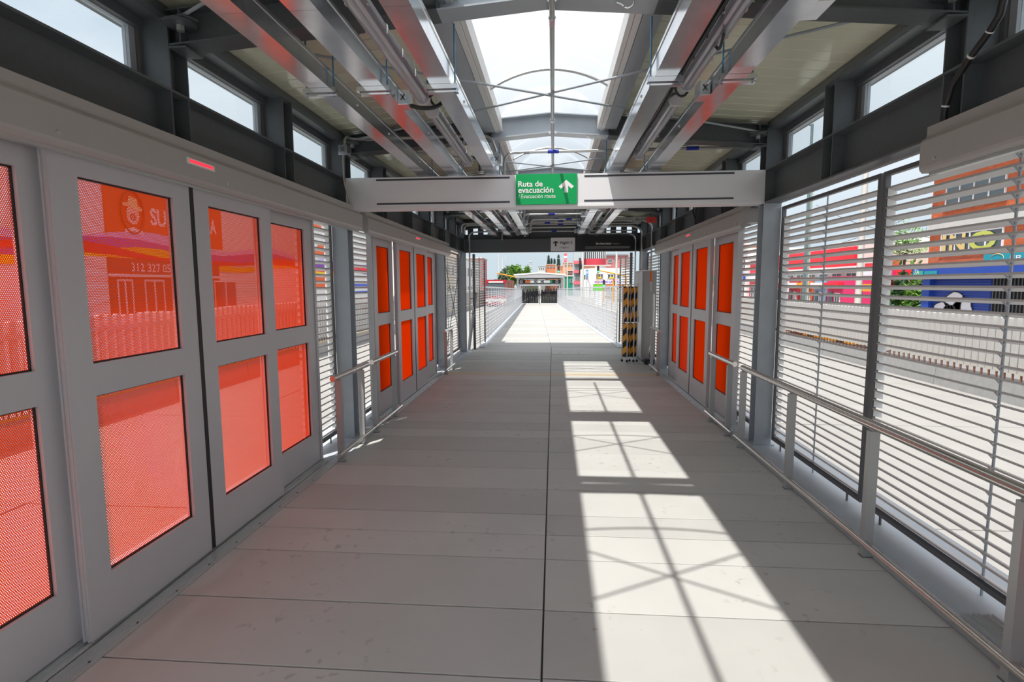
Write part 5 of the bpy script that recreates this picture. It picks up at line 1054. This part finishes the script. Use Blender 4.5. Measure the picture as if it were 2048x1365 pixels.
def signal(lab, u, v, Y, lit, h=1.0, mast=True):
    p = ony(u, v, Y); t = thing('traffic_light', lab, 'traffic light', tuple(p)); MB().box(p.x - .16, p.x + .16, Y, Y + .3, p.z - h / 2, p.z + h / 2).build('housing', BLK, t)
    for k in range(3):
        c = ((1, .03, .02), (.5, .3, .02), (.05, 1, .45))[k]; on = (k == lit); MB().tube([(p.x, Y - .02, p.z + .33 - .33 * k), (p.x, Y - .001, p.z + .33 - .33 * k)], .13, 12).build('lens', mat('lens_%s_%d' % (lab[:6], k), c if on else tuple(q_ * .1 for q_ in c), .4, emit=1.5 if on else 0), t)
    MB().tube([(p.x, Y + .38, -1.1 if mast else p.z + h / 2), (p.x, Y + .38, p.z + h / 2 + .1)], .09, 6).build('mast', YEL, t)
signal('green lit traffic light above the far wagon roof', 1117, 539, 80, 2); signal('green lit traffic light in front of the white corner building', 1196.5, 539, 80, 2); signal('green lit traffic light low on the orange post', 1208, 567, 82, 2); signal('red lit traffic light by the purple lettering', 1228, 565, 82, 0)
def boom(lab, a, c, Y, r_=.09):
    p0, p1 = ony(*a, Y), ony(*c, Y); t = thing('signal_gantry', lab, 'pole', tuple(p1)); MB().tube([p0, p1], [r_ * .7, r_], 8).build('arm', YEL, t); MB().tube([p1, (p1.x, Y, -1.1)], r_ * 1.2, 8).build('mast', YEL, t)
boom('long yellow signal arm reaching left over the far wagon', (993, 546.5), (1035, 555.5), 70); boom('yellow signal arm sloping right before the white building', (1199, 541.5), (1252, 552), 81, .12); p = ony(1227, 561, 81.5); t = thing('signal_mast', 'short orange yellow signal post by the purple lettering', 'pole', (p.x, 81.5, -1.1)); MB().tube([(p.x, 81.5, -1.1), (p.x, 81.5, p.z)], .12, 8).build('mast', YEL, t)
# overhead wires on the right
for i, (u0, v0, u1, v1) in enumerate(((1790, 445, 1830, 470), (1740, 455, 1868, 412), (1765, 448, 1860, 475))):
    a_, c_ = onx(u0, v0, 16.5), onx(u1, v1, 16.5); d_ = (c_ - a_); t = thing('overhead_wire', 'thin black wire crossing before the brick building, %s' % ['drooping', 'rising to the wall', 'lowest'][i], 'wire', tuple(a_)); P = [a_ - d_ * 2 + d_ * 3.0 * k / 12 - Vector((0, 0, .35 * (1 - (k / 6 - 1) ** 2))) for k in range(13)]; MB().tube(P, .012, 4).build('wire', BLK, t)

# buildings continuing along the right street
for i, (y0, y1, h, m, sm, lab) in enumerate(((62, 71, 4.5, REDS, WHITEF, 'red painted shop row beyond the long red fascia'), (72, 83, 6, WHT, BLU, 'white two storey block with a blue sign on the right street'), (84, 97, 7.5, OBR, GREEN, 'orange brick block with a green sign on the right street'), (98, 114, 6.5, mat('grey_block_paint', (.42, .43, .45), .7), REDS, 'grey block with a red sign far up the right street'))):
    t = thing('building', lab, 'building', (26, y0, -1)); MB().box(25, 33, y0, y1, -1, h).build('wall', m, t); MB().box(24.8, 33.1, y0 - .1, y1 + .1, h, h + .25).build('roof_edge', CONC, t); MB().box(24.6, 25, y0 + .5, y1 - .5, 2.1, 3.0).build('shop_sign', sm, t)
    for k in range(int((y1 - y0) / 3)):
        win(t, 25, y0 + k * 3 + .6, y0 + k * 3 + 2.4, -.4, 1.6, 2)
        if h > 5: win(t, 25, y0 + k * 3 + .6, y0 + k * 3 + 2.2, 3.6, 5.0, 2)
